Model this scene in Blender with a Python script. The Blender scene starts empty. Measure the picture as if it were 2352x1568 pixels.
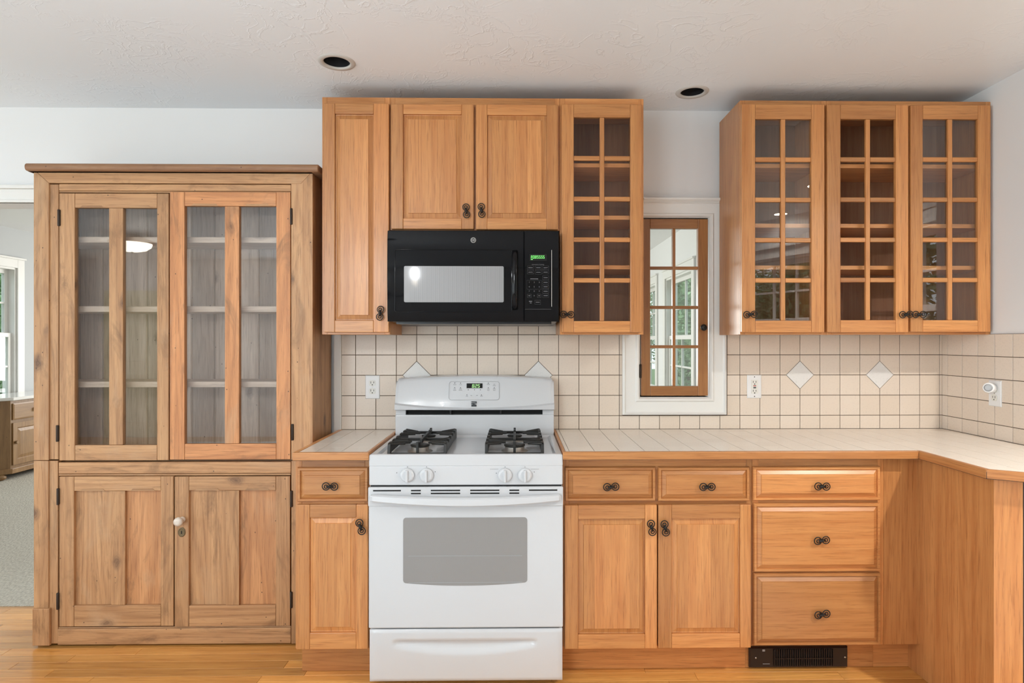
import bpy, bmesh, math, random
from mathutils import Vector, Matrix
random.seed(7)
R = math.radians
scene = bpy.context.scene
COL = scene.collection

# ------------------------------------------------------------------ camera
F = 1410.0                     # focal length in pixels of the 2352 px frame
YAW = R(0.8)
CX, CY, HC = 1204.7, 782.0, 1.352
cam_d = bpy.data.cameras.new('camera')
cam = bpy.data.objects.new('camera', cam_d); COL.objects.link(cam)
cam.location = (0, 0, HC)
cam.rotation_euler = (R(90), 0, -YAW)
cam_d.sensor_fit = 'HORIZONTAL'; cam_d.sensor_width = 36
cam_d.lens = 36 * F / 2352
cam_d.shift_x = -(CX - 1176) / 2352
cam_d.shift_y = -(784 - CY) / 2352
cam_d.clip_start = 0.02
scene.camera = cam

# ------------------------------------------------------------------ world, exposure
vs = scene.view_settings
vs.view_transform = 'Standard'; vs.look = 'None'; vs.gamma = 1; vs.use_curve_mapping = False
vs.exposure = -0.08
cy = scene.cycles
cy.max_bounces = 6; cy.diffuse_bounces = 4; cy.glossy_bounces = 3; cy.transmission_bounces = 4; cy.transparent_max_bounces = 8
cy.use_adaptive_sampling = True; cy.adaptive_threshold = 0.06
cy.caustics_reflective = False; cy.caustics_refractive = False
w = bpy.data.worlds.new('overcast_sky'); scene.world = w; w.use_nodes = True
bg = w.node_tree.nodes['Background']
bg.inputs[0].default_value = (0.82, 0.92, 1.0, 1); bg.inputs[1].default_value = 2.8

def area(name, loc, rot, sx, sy, power, col=(1, 1, 1), portal=False, spread=180):
    d = bpy.data.lights.new(name, 'AREA'); d.shape = 'RECTANGLE'; d.size = sx; d.size_y = sy
    d.energy = power; d.color = col; d.spread = R(spread)
    if portal: d.cycles.is_portal = True
    o = bpy.data.objects.new(name, d); COL.objects.link(o); o.location = loc; o.rotation_euler = rot
    return o
# added fill lamps standing in for daylight, at invented windows out of view
DAY_FILL = (0.84, 0.94, 1.0)
area('rear_fill_lamp', (-2.55, -3.10, 1.45), (R(90), 0, 0), 1.45, 1.6, 60, DAY_FILL)
area('side_fill_lamp', (-6.35, -0.3, 1.45), (0, R(-90), 0), 1.5, 3.2, 95, DAY_FILL)
area('next_room_fill_lamp', (-2.0, 9.35, 1.45), (R(-90), 0, 0), 3.0, 1.4, 190, (1.0, 0.985, 0.96))  # added lamp that brightens the next room

CHP = 6.0        # watts of each candle lamp
# ------------------------------------------------------------------ projection helpers: a photo pixel at a real depth
def X(px, Y): return Y * math.tan(YAW + math.atan((px - CX) / F))
def depth(x, Y): return x * math.sin(YAW) + Y * math.cos(YAW)
def Z(py, px, Y): return HC - (py - CY) * depth(X(px, Y), Y) / F
def rect(l, t, r, b, Y):
    m = (l + r) / 2
    return X(l, Y), X(r, Y), Z(b, m, Y), Z(t, m, Y)     # x0,x1,z0,z1

# ------------------------------------------------------------------ materials
MATS = {}
def mat(name):
    m = bpy.data.materials.new(name); m.use_nodes = True; MATS[name] = m
    return m, m.node_tree.nodes, m.node_tree.links, m.node_tree.nodes['Principled BSDF']
def plain(name, col, rough=0.5, metal=0.0, spec=0.5, bump=None, coat=0.0, var=0.0):
    m, n, l, p = mat(name)
    p.inputs['Base Color'].default_value = (*col, 1); p.inputs['Roughness'].default_value = rough
    p.inputs['Metallic'].default_value = metal; p.inputs['Specular IOR Level'].default_value = spec
    p.inputs['Coat Weight'].default_value = coat
    tc = None
    if bump or var:
        tc = n.new('ShaderNodeTexCoord')
    if bump:
        no = n.new('ShaderNodeTexNoise'); no.inputs['Scale'].default_value = bump[0]; no.inputs['Detail'].default_value = 5
        b = n.new('ShaderNodeBump'); b.inputs['Strength'].default_value = bump[1]; b.inputs['Distance'].default_value = bump[2]
        l.new(tc.outputs['Object'], no.inputs['Vector']); l.new(no.outputs[0], b.inputs['Height']); l.new(b.outputs[0], p.inputs['Normal'])
    if var:
        no2 = n.new('ShaderNodeTexNoise'); no2.inputs['Scale'].default_value = 3; no2.inputs['Detail'].default_value = 4
        mx = n.new('ShaderNodeMix'); mx.data_type = 'RGBA'
        mx.inputs[6].default_value = (*[c * (1 - var) for c in col], 1); mx.inputs[7].default_value = (*[min(1, c * (1 + var)) for c in col], 1)
        l.new(tc.outputs['Object'], no2.inputs['Vector']); l.new(no2.outputs[0], mx.inputs[0]); l.new(mx.outputs[2], p.inputs['Base Color'])
    return m

def mathn(n, l, op, a, b=None, c=None):
    nd = n.new('ShaderNodeMath'); nd.operation = op
    for i, v in enumerate((a, b, c)):
        if v is None: continue
        if isinstance(v, (int, float)): nd.inputs[i].default_value = v
        else: l.new(v, nd.inputs[i])
    return nd.outputs[0]
def mixc(n, l, fac, a, b, blend='MIX'):
    nd = n.new('ShaderNodeMix'); nd.data_type = 'RGBA'; nd.blend_type = blend
    for i, v in ((0, fac), (6, a), (7, b)):
        if isinstance(v, (int, float)): nd.inputs[i].default_value = v
        elif isinstance(v, tuple): nd.inputs[i].default_value = (*v, 1)
        else: l.new(v, nd.inputs[i])
    return nd.outputs[2]
def ramp(n, l, src, stops):
    r = n.new('ShaderNodeValToRGB'); el = r.color_ramp.elements
    while len(el) < len(stops): el.new(0.5)
    for e, (p, c) in zip(el, stops):
        e.position = p; e.color = (*c, 1) if isinstance(c, tuple) else (c, c, c, 1)
    l.new(src, r.inputs[0]); return r.outputs[0]

def wood(name, light, mid, dark, rough=0.38, knots=0.0, grain=1.0, worn=0.0, tintamt=0.35, objrand=0.0, coat=0.15, lines=0.16, redtint=None):
    m, n, l, p = mat(name)
    uv = n.new('ShaderNodeUVMap')
    src = uv.outputs[0]
    oi = n.new('ShaderNodeObjectInfo')
    sp = n.new('ShaderNodeSeparateXYZ'); l.new(src, sp.inputs[0])
    u, v = sp.outputs[0], sp.outputs[1]
    if objrand:
        u = mathn(n, l, 'ADD', u, mathn(n, l, 'MULTIPLY', oi.outputs['Random'], 37.0))
    def vec(su, sv):
        c = n.new('ShaderNodeCombineXYZ')
        l.new(mathn(n, l, 'MULTIPLY', u, su), c.inputs[0]); l.new(mathn(n, l, 'MULTIPLY', v, sv), c.inputs[1])
        return c.outputs[0]
    def noise(su, sv, det=4, dist=0.0, rough_=0.55):
        t = n.new('ShaderNodeTexNoise'); t.inputs['Scale'].default_value = 1; t.inputs['Detail'].default_value = det
        t.inputs['Distortion'].default_value = dist; t.inputs['Roughness'].default_value = rough_
        l.new(vec(su, sv), t.inputs['Vector']); return t.outputs[0]
    broad = noise(2.2, 14, 3, 0.6)
    fine = noise(7, 170, 4, 0.2, 0.65)
    cath = noise(0.55, 8.0, 1.5, 0.3)
    bands = mathn(n, l, 'SINE', mathn(n, l, 'MULTIPLY', cath, 70.0 * grain))
    bands = mathn(n, l, 'MULTIPLY_ADD', bands, 0.5, 0.5)
    base = ramp(n, l, mathn(n, l, 'MULTIPLY_ADD', noise(0.9, 38, 3, 0.2), 0.6, mathn(n, l, 'MULTIPLY', broad, 0.4)), [(0.34, mid), (0.62, light)])
    c1 = mixc(n, l, mathn(n, l, 'MULTIPLY', ramp(n, l, bands, [(0.55, 0.0), (1.0, 1.0)]), lines), base, dark)
    c2 = mixc(n, l, mathn(n, l, 'MULTIPLY', ramp(n, l, fine, [(0.52, 0.0), (0.70, 1.0)]), 0.6), c1, dark)
    col = c2
    at = n.new('ShaderNodeAttribute'); at.attribute_name = 'tint'
    tv = at.outputs['Fac']
    if objrand:
        tv = mathn(n, l, 'MULTIPLY_ADD', oi.outputs['Random'], objrand, mathn(n, l, 'ADD', tv, -objrand / 2))
    # every board its own shade
    val = mathn(n, l, 'MULTIPLY_ADD', mathn(n, l, 'SUBTRACT', tv, 0.5), tintamt, 1.0)
    hs = n.new('ShaderNodeHueSaturation'); l.new(col, hs.inputs['Color']); l.new(val, hs.inputs['Value'])
    col = hs.outputs[0]
    if redtint:
        f = ramp(n, l, tv, [(0.70, 0.0), (0.85, 1.0)])
        col = mixc(n, l, f, col, mixc(n, l, 1.0, col, redtint, 'MULTIPLY'))
    if worn:
        st = noise(3.0, 9.0, 6, 1.2, 0.65)
        col = mixc(n, l, mathn(n, l, 'MULTIPLY', ramp(n, l, st, [(0.54, 0.0), (0.72, 1.0)]), worn), col, tuple(c * 0.45 for c in mid))
        st2 = noise(2.1, 5.0, 5, 0.8, 0.6)
        col = mixc(n, l, mathn(n, l, 'MULTIPLY', ramp(n, l, st2, [(0.56, 0.0), (0.75, 1.0)]), worn * 0.8), col, (0.52, 0.34, 0.20))
    if knots:
        vo = n.new('ShaderNodeTexVoronoi'); vo.inputs['Scale'].default_value = 1
        dn = n.new('ShaderNodeTexNoise'); dn.inputs['Scale'].default_value = 1; dn.inputs['Detail'].default_value = 3; l.new(vec(22, 42), dn.inputs['Vector'])
        va = n.new('ShaderNodeVectorMath'); va.operation = 'MULTIPLY_ADD'; l.new(dn.outputs['Color'], va.inputs[0]); va.inputs[1].default_value = (0.22, 0.22, 0); l.new(vec(4.2, 8.0), va.inputs[2])
        l.new(va.outputs[0], vo.inputs['Vector'])
        sel = n.new('ShaderNodeSeparateColor'); l.new(vo.outputs['Color'], sel.inputs[0])
        has = mathn(n, l, 'GREATER_THAN', sel.outputs[0], 1.0 - knots)
        near = ramp(n, l, vo.outputs['Distance'], [(0.06, 1.0), (0.20, 0.0)])
        ringn = mathn(n, l, 'MULTIPLY_ADD', mathn(n, l, 'SINE', mathn(n, l, 'MULTIPLY', vo.outputs['Distance'], 150.0)), 0.13, 0.87)
        kf = mathn(n, l, 'MULTIPLY', mathn(n, l, 'MULTIPLY', near, has), ringn)
        col = mixc(n, l, mathn(n, l, 'MULTIPLY', kf, 0.85), col, (0.105, 0.050, 0.028))
        vh = n.new('ShaderNodeTexVoronoi'); vh.inputs['Scale'].default_value = 1; l.new(vec(28, 34), vh.inputs['Vector'])
        sh = n.new('ShaderNodeSeparateColor'); l.new(vh.outputs['Color'], sh.inputs[0])
        hole = mathn(n, l, 'MULTIPLY', mathn(n, l, 'LESS_THAN', vh.outputs['Distance'], 0.085), mathn(n, l, 'GREATER_THAN', sh.outputs[1], 0.80))
        col = mixc(n, l, mathn(n, l, 'MULTIPLY', hole, 0.8), col, (0.06, 0.03, 0.02))
    l.new(col, p.inputs['Base Color'])
    p.inputs['Roughness'].default_value = rough
    p.inputs['Coat Weight'].default_value = coat; p.inputs['Coat Roughness'].default_value = 0.25
    b = n.new('ShaderNodeBump'); b.inputs['Strength'].default_value = 0.10; b.inputs['Distance'].default_value = 0.002
    l.new(fine, b.inputs['Height']); l.new(b.outputs[0], p.inputs['Normal'])
    return m

wood('honey_wood', (0.620, 0.285, 0.098), (0.500, 0.195, 0.060), (0.270, 0.086, 0.022), 0.34, tintamt=0.42)
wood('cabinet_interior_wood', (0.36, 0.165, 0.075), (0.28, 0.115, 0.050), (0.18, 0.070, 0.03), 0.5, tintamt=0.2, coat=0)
wood('pine_wood', (0.555, 0.310, 0.146), (0.415, 0.208, 0.090), (0.200, 0.082, 0.034), 0.5, knots=0.5, worn=0.7, tintamt=0.5, coat=0.05, redtint=(1.03, 0.84, 0.72), lines=0.25)
wood('pine_back_wood', (0.70, 0.55, 0.41), (0.54, 0.40, 0.28), (0.30, 0.19, 0.12), 0.55, knots=0.42, worn=0.3, tintamt=0.35, coat=0)
wood('pine_top_wood', (0.36, 0.190, 0.098), (0.27, 0.130, 0.062), (0.16, 0.07, 0.035), 0.5, knots=0.1, worn=0.5, tintamt=0.3, coat=0)
wood('sash_wood', (0.385, 0.170, 0.055), (0.30, 0.120, 0.036), (0.19, 0.070, 0.02), 0.35, tintamt=0.25)
wood('oak_floor_wood', (0.780, 0.390, 0.105), (0.620, 0.268, 0.060), (0.36, 0.125, 0.026), 0.24, tintamt=0.3, objrand=1.0, coat=0.25)
wood('sideboard_wood', (0.300, 0.170, 0.068), (0.22, 0.115, 0.042), (0.12, 0.06, 0.02), 0.45, knots=0.2, tintamt=0.3)
plain('white_paint', (0.80, 0.80, 0.80), 0.6, bump=(60, 0.05, 0.002))
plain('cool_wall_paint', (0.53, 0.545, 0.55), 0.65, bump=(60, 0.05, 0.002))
plain('pale_reflector', (0.74, 0.75, 0.76), 0.95, bump=(200, 0.4, 0.004))
plain('white_trim', (0.82, 0.81, 0.78), 0.42)
plain('lamplight_yellow', (0.74, 0.69, 0.42), 0.5)
plain('grout', (0.085, 0.048, 0.030), 0.9)
plain('range_enamel', (0.63, 0.64, 0.66), 0.18, coat=0.2)
plain('white_plastic', (0.84, 0.84, 0.84), 0.3)
plain('ivory_plastic', (0.80, 0.79, 0.74), 0.35)
plain('black_gloss', (0.004, 0.004, 0.005), 0.06, spec=0.22)
plain('black_plastic', (0.018, 0.018, 0.02), 0.28)
plain('dark_void', (0.004, 0.004, 0.004), 0.8)
plain('cast_iron', (0.010, 0.010, 0.009), 0.45, bump=(300, 0.3, 0.001))
plain('wrought_iron', (0.013, 0.011, 0.010), 0.38, metal=0.3)
plain('dark_hinge_metal', (0.05, 0.035, 0.026), 0.6, metal=0.5)
plain('old_brass', (0.18, 0.13, 0.07), 0.5, metal=0.6)
plain('porcelain', (0.72, 0.63, 0.54), 0.18, coat=0.5)
plain('burner_metal', (0.42, 0.40, 0.37), 0.4, metal=0.8)
plain('heater_brown_metal', (0.017, 0.009, 0.007), 0.4)
plain('screw_metal', (0.6, 0.58, 0.52), 0.35, metal=0.8)
plain('grey_print', (0.36, 0.37, 0.38), 0.6)
plain('light_print', (0.17, 0.17, 0.18), 0.5)
plain('key_outline', (0.06, 0.06, 0.065), 0.4)
plain('black_print', (0.03, 0.035, 0.04), 0.5)
plain('red_plastic', (0.45, 0.05, 0.03), 0.4)
plain('grey_lens', (0.36, 0.37, 0.38), 0.25)
plain('ring_trim', (0.56, 0.54, 0.51), 0.5)
plain('bark', (0.10, 0.07, 0.05), 0.9)
plain('lawn', (0.10, 0.18, 0.05), 0.9, var=0.4)
plain('marble_top', (0.80, 0.79, 0.76), 0.15)
plain('cabinet_shadow_gap', (0.10, 0.045, 0.018), 0.8)

def emis(name, col, s):
    m, n, l, p = mat(name)
    p.inputs['Base Color'].default_value = (0, 0, 0, 1)
    p.inputs['Emission Color'].default_value = (*col, 1); p.inputs['Emission Strength'].default_value = s
    return m
emis('green_display', (0.25, 1.0, 0.22), 1.6)
emis('pale_green_display', (0.55, 1.0, 0.42), 1.3)
emis('lamp_glass_lit', (1.0, 0.93, 0.78), 14)
emis('downlight_lit', (1.0, 0.90, 0.74), 30)

def tilemat(name, a, b, rough):
    m, n, l, p = mat(name)
    oi = n.new('ShaderNodeObjectInfo'); tc = n.new('ShaderNodeTexCoord')
    no = n.new('ShaderNodeTexNoise'); no.inputs['Scale'].default_value = 130; no.inputs['Detail'].default_value = 4
    l.new(tc.outputs['Object'], no.inputs['Vector'])
    sp = ramp(n, l, no.outputs[0], [(0.28, 0.80), (0.46, 1.0)])
    c = mixc(n, l, oi.outputs['Random'], a, b)
    l.new(mixc(n, l, 0.5, c, mixc(n, l, 1.0, c, sp, 'MULTIPLY')), p.inputs['Base Color'])
    no2 = n.new('ShaderNodeTexNoise'); no2.inputs['Scale'].default_value = 30; no2.inputs['Detail'].default_value = 3
    l.new(tc.outputs['Object'], no2.inputs['Vector'])
    bp = n.new('ShaderNodeBump'); bp.inputs['Strength'].default_value = 0.12; bp.inputs['Distance'].default_value = 0.002
    l.new(no2.outputs[0], bp.inputs['Height']); l.new(bp.outputs[0], p.inputs['Normal'])
    p.inputs['Roughness'].default_value = rough
tilemat('wall_tile', (0.765, 0.650, 0.540), (0.805, 0.700, 0.600), 0.33)
tilemat('counter_tile', (0.815, 0.745, 0.665), (0.850, 0.785, 0.705), 0.25)
tilemat('white_tile', (0.80, 0.79, 0.77), (0.82, 0.81, 0.80), 0.25)

def ceilmat():
    m, n, l, p = mat('ceiling_plaster')
    p.inputs['Base Color'].default_value = (0.87, 0.915, 0.955, 1); p.inputs['Roughness'].default_value = 0.45
    tc = n.new('ShaderNodeTexCoord')
    no = n.new('ShaderNodeTexNoise'); no.inputs['Scale'].default_value = 7; no.inputs['Detail'].default_value = 5; no.inputs['Distortion'].default_value = 1.6
    l.new(tc.outputs['Object'], no.inputs['Vector'])
    rd = ramp(n, l, no.outputs[0], [(0.47, 0.0), (0.50, 1.0), (0.53, 0.0)])
    n3 = n.new('ShaderNodeTexNoise'); n3.inputs['Scale'].default_value = 2.2; l.new(tc.outputs['Object'], n3.inputs['Vector'])
    gate = ramp(n, l, n3.outputs[0], [(0.45, 0.0), (0.62, 1.0)])
    h = mathn(n, l, 'MULTIPLY', rd, gate)
    b = n.new('ShaderNodeBump'); b.inputs['Strength'].default_value = 0.22; b.inputs['Distance'].default_value = 0.01
    l.new(h, b.inputs['Height']); l.new(b.outputs[0], p.inputs['Normal'])
ceilmat()

def glassmat(name, ior, tint=(1, 1, 1), rough=0.0, boost=1.0):
    m, n, l, p = mat(name); n.remove(p)
    out = [x for x in n if x.type == 'OUTPUT_MATERIAL'][0]
    fr = n.new('ShaderNodeFresnel'); ge = n.new('ShaderNodeNewGeometry')
    # same reflectance on both faces of the thin pane (a flat pane has no total internal reflection)
    l.new(mathn(n, l, 'MULTIPLY_ADD', ge.outputs['Backfacing'], 1 / ior - ior, ior), fr.inputs['IOR'])
    tr = n.new('ShaderNodeBsdfTransparent'); tr.inputs[0].default_value = (*tint, 1)
    gl = n.new('ShaderNodeBsdfGlossy'); gl.inputs['Roughness'].default_value = rough
    mx = n.new('ShaderNodeMixShader')
    l.new(mathn(n, l, 'MULTIPLY', fr.outputs[0], boost), mx.inputs[0])
    l.new(tr.outputs[0], mx.inputs[1]); l.new(gl.outputs[0], mx.inputs[2]); l.new(mx.outputs[0], out.inputs[0])
glassmat('pane_glass', 1.5, (0.97, 0.98, 0.98), boost=1.5)
glassmat('old_pane_glass', 1.52, (0.95, 0.96, 0.98), 0.01, 1.5)
glassmat('dim_pane_glass', 1.36, (0.97, 0.97, 0.97))
glassmat('clear_pane_glass', 1.12, (0.97, 0.97, 0.97))
glassmat('window_glass', 1.45, (0.97, 0.99, 0.98))

def meshscreen(name, c0, c1, su, sv, rough):
    m, n, l, p = mat(name)
    tc = n.new('ShaderNodeTexCoord'); sp = n.new('ShaderNodeSeparateXYZ'); l.new(tc.outputs['Object'], sp.inputs[0])
    a = mathn(n, l, 'SINE', mathn(n, l, 'MULTIPLY', sp.outputs[0], su)); 
    b = mathn(n, l, 'SINE', mathn(n, l, 'MULTIPLY', sp.outputs[2], sv)) if sv else 1.0
    f = mathn(n, l, 'MULTIPLY_ADD', mathn(n, l, 'MULTIPLY', a, b), 0.5, 0.5)
    l.new(mixc(n, l, f, c0, c1), p.inputs['Base Color'])
    p.inputs['Roughness'].default_value = rough; p.inputs['Coat Weight'].default_value = 0.6; p.inputs['Coat Roughness'].default_value = 0.06
meshscreen('oven_window_screen', (0.20, 0.19, 0.185), (0.34, 0.325, 0.315), 1500, 1500, 0.4)
meshscreen('microwave_window_screen', (0.20, 0.20, 0.205), (0.40, 0.40, 0.41), 1900, 0, 0.35)

def carpetmat():
    m, n, l, p = mat('carpet')
    tc = n.new('ShaderNodeTexCoord')
    no = n.new('ShaderNodeTexNoise'); no.inputs['Scale'].default_value = 120; no.inputs['Detail'].default_value = 6
    mp = n.new('ShaderNodeMapping'); mp.inputs['Scale'].default_value = (1, 0.45, 1)
    l.new(tc.outputs['Object'], mp.inputs[0]); l.new(mp.outputs[0], no.inputs['Vector'])
    l.new(ramp(n, l, no.outputs[0], [(0.33, (0.40, 0.375, 0.315)), (0.62, (0.62, 0.59, 0.51))]), p.inputs['Base Color'])
    p.inputs['Roughness'].default_value = 0.95
    b = n.new('ShaderNodeBump'); b.inputs['Strength'].default_value = 0.8; b.inputs['Distance'].default_value = 0.01
    l.new(no.outputs[0], b.inputs['Height']); l.new(b.outputs[0], p.inputs['Normal'])
carpetmat()
def leafmat():
    m, n, l, p = mat('leaves')
    g = n.new('ShaderNodeTexCoord'); no = n.new('ShaderNodeTexNoise'); no.inputs['Scale'].default_value = 2.5; no.inputs['Detail'].default_value = 6
    l.new(g.outputs['Object'], no.inputs['Vector'])
    l.new(ramp(n, l, no.outputs[0], [(0.35, (0.08, 0.19, 0.07)), (0.65, (0.42, 0.58, 0.30))]), p.inputs['Base Color'])
    p.inputs['Roughness'].default_value = 0.5
leafmat()

# ------------------------------------------------------------------ mesh builder
WL = {}
IDENT = lambda a, b, c: (a, b, c)
class MB:
    def __init__(s): s.v = []; s.f = []; s.meta = []
    def add(s, pts):
        k = len(s.v); s.v += [tuple(p) for p in pts]; return k
    def fc(s, idx, g=2, off=None, t=0.5, sm=False, m=0):
        s.f.append(tuple(idx)); s.meta.append((g, off or (0, 0), t, sm, m))
    def box(s, x0, x1, y0, y1, z0, z1, g='z', t=None, mp=IDENT, m=0):
        g = 'xyz'.index(g); t = random.random() if t is None else t; off = (random.uniform(0, 40), random.uniform(0, 40))
        k = s.add([mp(x, y, z) for x in (x0, x1) for y in (y0, y1) for z in (z0, z1)])
        for q in ((0, 1, 3, 2), (4, 6, 7, 5), (0, 4, 5, 1), (2, 3, 7, 6), (0, 2, 6, 4), (1, 5, 7, 3)):
            s.fc([k + i for i in q], g, off, t, False, m)
        return s
    def loops(s, loops, g='z', cap0=False, cap1=True, closed=False, sm=False, t=None, m=0):
        g = 'xyz'.index(g); t = random.random() if t is None else t; off = (random.uniform(0, 40), random.uniform(0, 40))
        n = len(loops[0]); ks = [s.add(lp) for lp in loops]
        rng = range(len(loops) - 1 + (1 if closed else 0))
        for i in rng:
            a, b = ks[i], ks[(i + 1) % len(loops)]
            for j in range(n):
                s.fc((a + j, a + (j + 1) % n, b + (j + 1) % n, b + j), g, off, t, sm, m)
        if cap0: s.fc([ks[0] + j for j in range(n)][::-1], g, off, t, False, m)
        if cap1: s.fc([ks[-1] + j for j in range(n)], g, off, t, False, m)
        return s
    def panel(s, x0, x1, z0, z1, prof, g='z', t=None, mp=IDENT, m=0):   # prof: (inset, y) loops of a rectangle facing -Y
        return s.loops([[mp(x0 + i, y, z0 + i), mp(x1 - i, y, z0 + i), mp(x1 - i, y, z1 - i), mp(x0 + i, y, z1 - i)] for i, y in prof], g, t=t, m=m)
    def prism(s, poly, axis, c0, c1, g='z', t=None, m=0, sm=False):
        def P(a, b, c): return {'x': (c, a, b), 'y': (a, c, b), 'z': (a, b, c)}[axis]
        return s.loops([[P(a, b, c0) for a, b in poly], [P(a, b, c1) for a, b in poly]], g, cap0=True, t=t, m=m, sm=sm)
    def lathe(s, prof, c, axis='z', seg=24, sm=True, m=0, cap=True):
        lp = []
        for r, h in prof:
            ring = []
            for i in range(seg):
                a = 2 * math.pi * i / seg; p, q = r * math.cos(a), r * math.sin(a)
                ring.append({'z': (c[0] + p, c[1] + q, c[2] + h), 'y': (c[0] + p, c[1] + h, c[2] + q), 'x': (c[0] + h, c[1] + p, c[2] + q)}[axis])
            lp.append(ring)
        return s.loops(lp, 'z', cap0=cap, cap1=cap, sm=sm, t=0.5, m=m)
    def tube(s, path, r, sides=6, m=0):
        path = [Vector(p) for p in path]; lp = []
        for i, p in enumerate(path):
            d = (path[min(i + 1, len(path) - 1)] - path[max(i - 1, 0)]).normalized()
            up = Vector((0, 1, 0)) if abs(d.y) < 0.9 else Vector((1, 0, 0))
            a = d.cross(up).normalized(); b = d.cross(a)
            rr = r[i] if isinstance(r, (list, tuple)) else r
            lp.append([p + (a * math.cos(t) + b * math.sin(t)) * rr for t in [2 * math.pi * k / sides for k in range(sides)]])
        return s.loops(lp, 'z', cap0=True, cap1=True, sm=True, t=0.5, m=m)
    def mesh(s, name, mats, center=None):
        me = bpy.data.meshes.new(name)
        c = center or Vector((0, 0, 0))
        me.from_pydata([Vector(p) - c for p in s.v], [], s.f)
        uvl = me.uv_layers.new(name='UVMap'); at = me.attributes.new('tint', 'FLOAT', 'FACE')
        me.polygons.foreach_set('use_smooth', [x[3] for x in s.meta])
        me.polygons.foreach_set('material_index', [x[4] for x in s.meta])
        at.data.foreach_set('value', [x[2] for x in s.meta])
        for p, (g, off, t, sm, mm) in zip(me.polygons, s.meta):
            o = [a for a in (0, 1, 2) if a != g]; nn = p.normal
            v = o[0] if abs(nn[o[0]]) < abs(nn[o[1]]) else o[1]
            u = g if abs(nn[g]) < 0.9 else [a for a in o if a != v][0]
            for li in p.loop_indices:
                co = s.v[me.loops[li].vertex_index]
                uvl.data[li].uv = (co[u] + off[0], co[v] + off[1])
        bm = bmesh.new(); bm.from_mesh(me); bmesh.ops.recalc_face_normals(bm, faces=bm.faces); bm.to_mesh(me); bm.free()
        for mt in (mats if isinstance(mats, (list, tuple)) else [mats]): me.materials.append(MATS[mt])
        return me
    def build(s, name, mats, parent=None, bev=0.0, seg=2, **props):
        xs, ys, zs = zip(*s.v)
        c = Vector(((min(xs) + max(xs)) / 2, (min(ys) + max(ys)) / 2, (min(zs) + max(zs)) / 2))
        if parent is None: c.z = min(zs)
        o = bpy.data.objects.new(name, s.mesh(name, mats, c)); COL.objects.link(o)
        place(o, c, parent)
        if bev:
            b = o.modifiers.new('bevel', 'BEVEL'); b.width = bev; b.segments = seg; b.limit_method = 'ANGLE'; b.angle_limit = R(40)
        for k, v in props.items(): o[k] = v
        return o
def place(o, c, parent):
    c = Vector(c)
    if parent is not None:
        o.parent = parent; o.location = c - WL[parent.name]
    else: o.location = c
    WL[o.name] = c
def inst(me, name, loc, parent, rot=(0, 0, 0)):
    o = bpy.data.objects.new(name, me); COL.objects.link(o); place(o, loc, parent); o.rotation_euler = rot
    return o
def thing(name, label, cat, loc, group=None):
    o = bpy.data.objects.new(name, None); o.empty_display_size = 0.1; COL.objects.link(o); place(o, loc, None)
    o['label'] = label; o['category'] = cat
    if group: o['group'] = group
    return o
def struct(o, label=None):
    o['kind'] = 'structure'
    if label: o['label'] = label
    return o
def struct_empty(name, loc, label=None):
    o = bpy.data.objects.new(name, None); COL.objects.link(o); place(o, loc, None); return struct(o, label)
def text_mesh(txt, size, name, m, extrude=0.0003):
    cu = bpy.data.curves.new(name, 'FONT'); cu.body = txt; cu.size = size; cu.extrude = extrude; cu.align_x = 'CENTER'; cu.align_y = 'CENTER'; cu.resolution_u = 3
    o = bpy.data.objects.new(name + '_tmp', cu); COL.objects.link(o)
    dg = bpy.context.evaluated_depsgraph_get()
    me = bpy.data.meshes.new_from_object(o.evaluated_get(dg)); bpy.data.objects.remove(o); bpy.data.curves.remove(cu)
    me.name = name; me.materials.clear(); me.materials.append(MATS[m]); return me
SEG = {'0': 'abcdef', '1': 'bc', '2': 'abged', '3': 'abgcd', '4': 'fgbc', '5': 'afgcd', '6': 'afgedc', '7': 'abc', '8': 'abcdefg', '9': 'abfgcd', 'A': 'abcefg', 'S': 'afgcd'}
def seven_seg(mb, ch, x, z, wd, h, th, y0, y1, slant=0.12):
    r = {'a': (0, 1, 1, 1), 'g': (0, .5, 1, .5), 'd': (0, 0, 1, 0), 'f': (0, .5, 0, 1), 'b': (1, .5, 1, 1), 'e': (0, 0, 0, .5), 'c': (1, 0, 1, .5)}
    for k in SEG[ch]:
        a, b, c, d = r[k]
        xa, xb, za, zb = x + a * wd - th / 2, x + c * wd + th / 2, z + b * h - th / 2, z + d * h + th / 2
        mb.box(xa, xb, y0, y1, za, zb, mp=lambda p, q, s: (p + (s - z) * slant, q, s))

# ------------------------------------------------------------------ room shell
YW = 3.03; WT = 0.13; CEIL = 2.49; XR = X(2165, YW)
D0, D1 = -3.45, -2.26                      # doorway in the back wall
DH = Z(467, 40, YW)
wx0, wx1, wz0, wz1 = rect(1469, 501, 1627, 911, YW)   # opening of the little interior window

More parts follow.
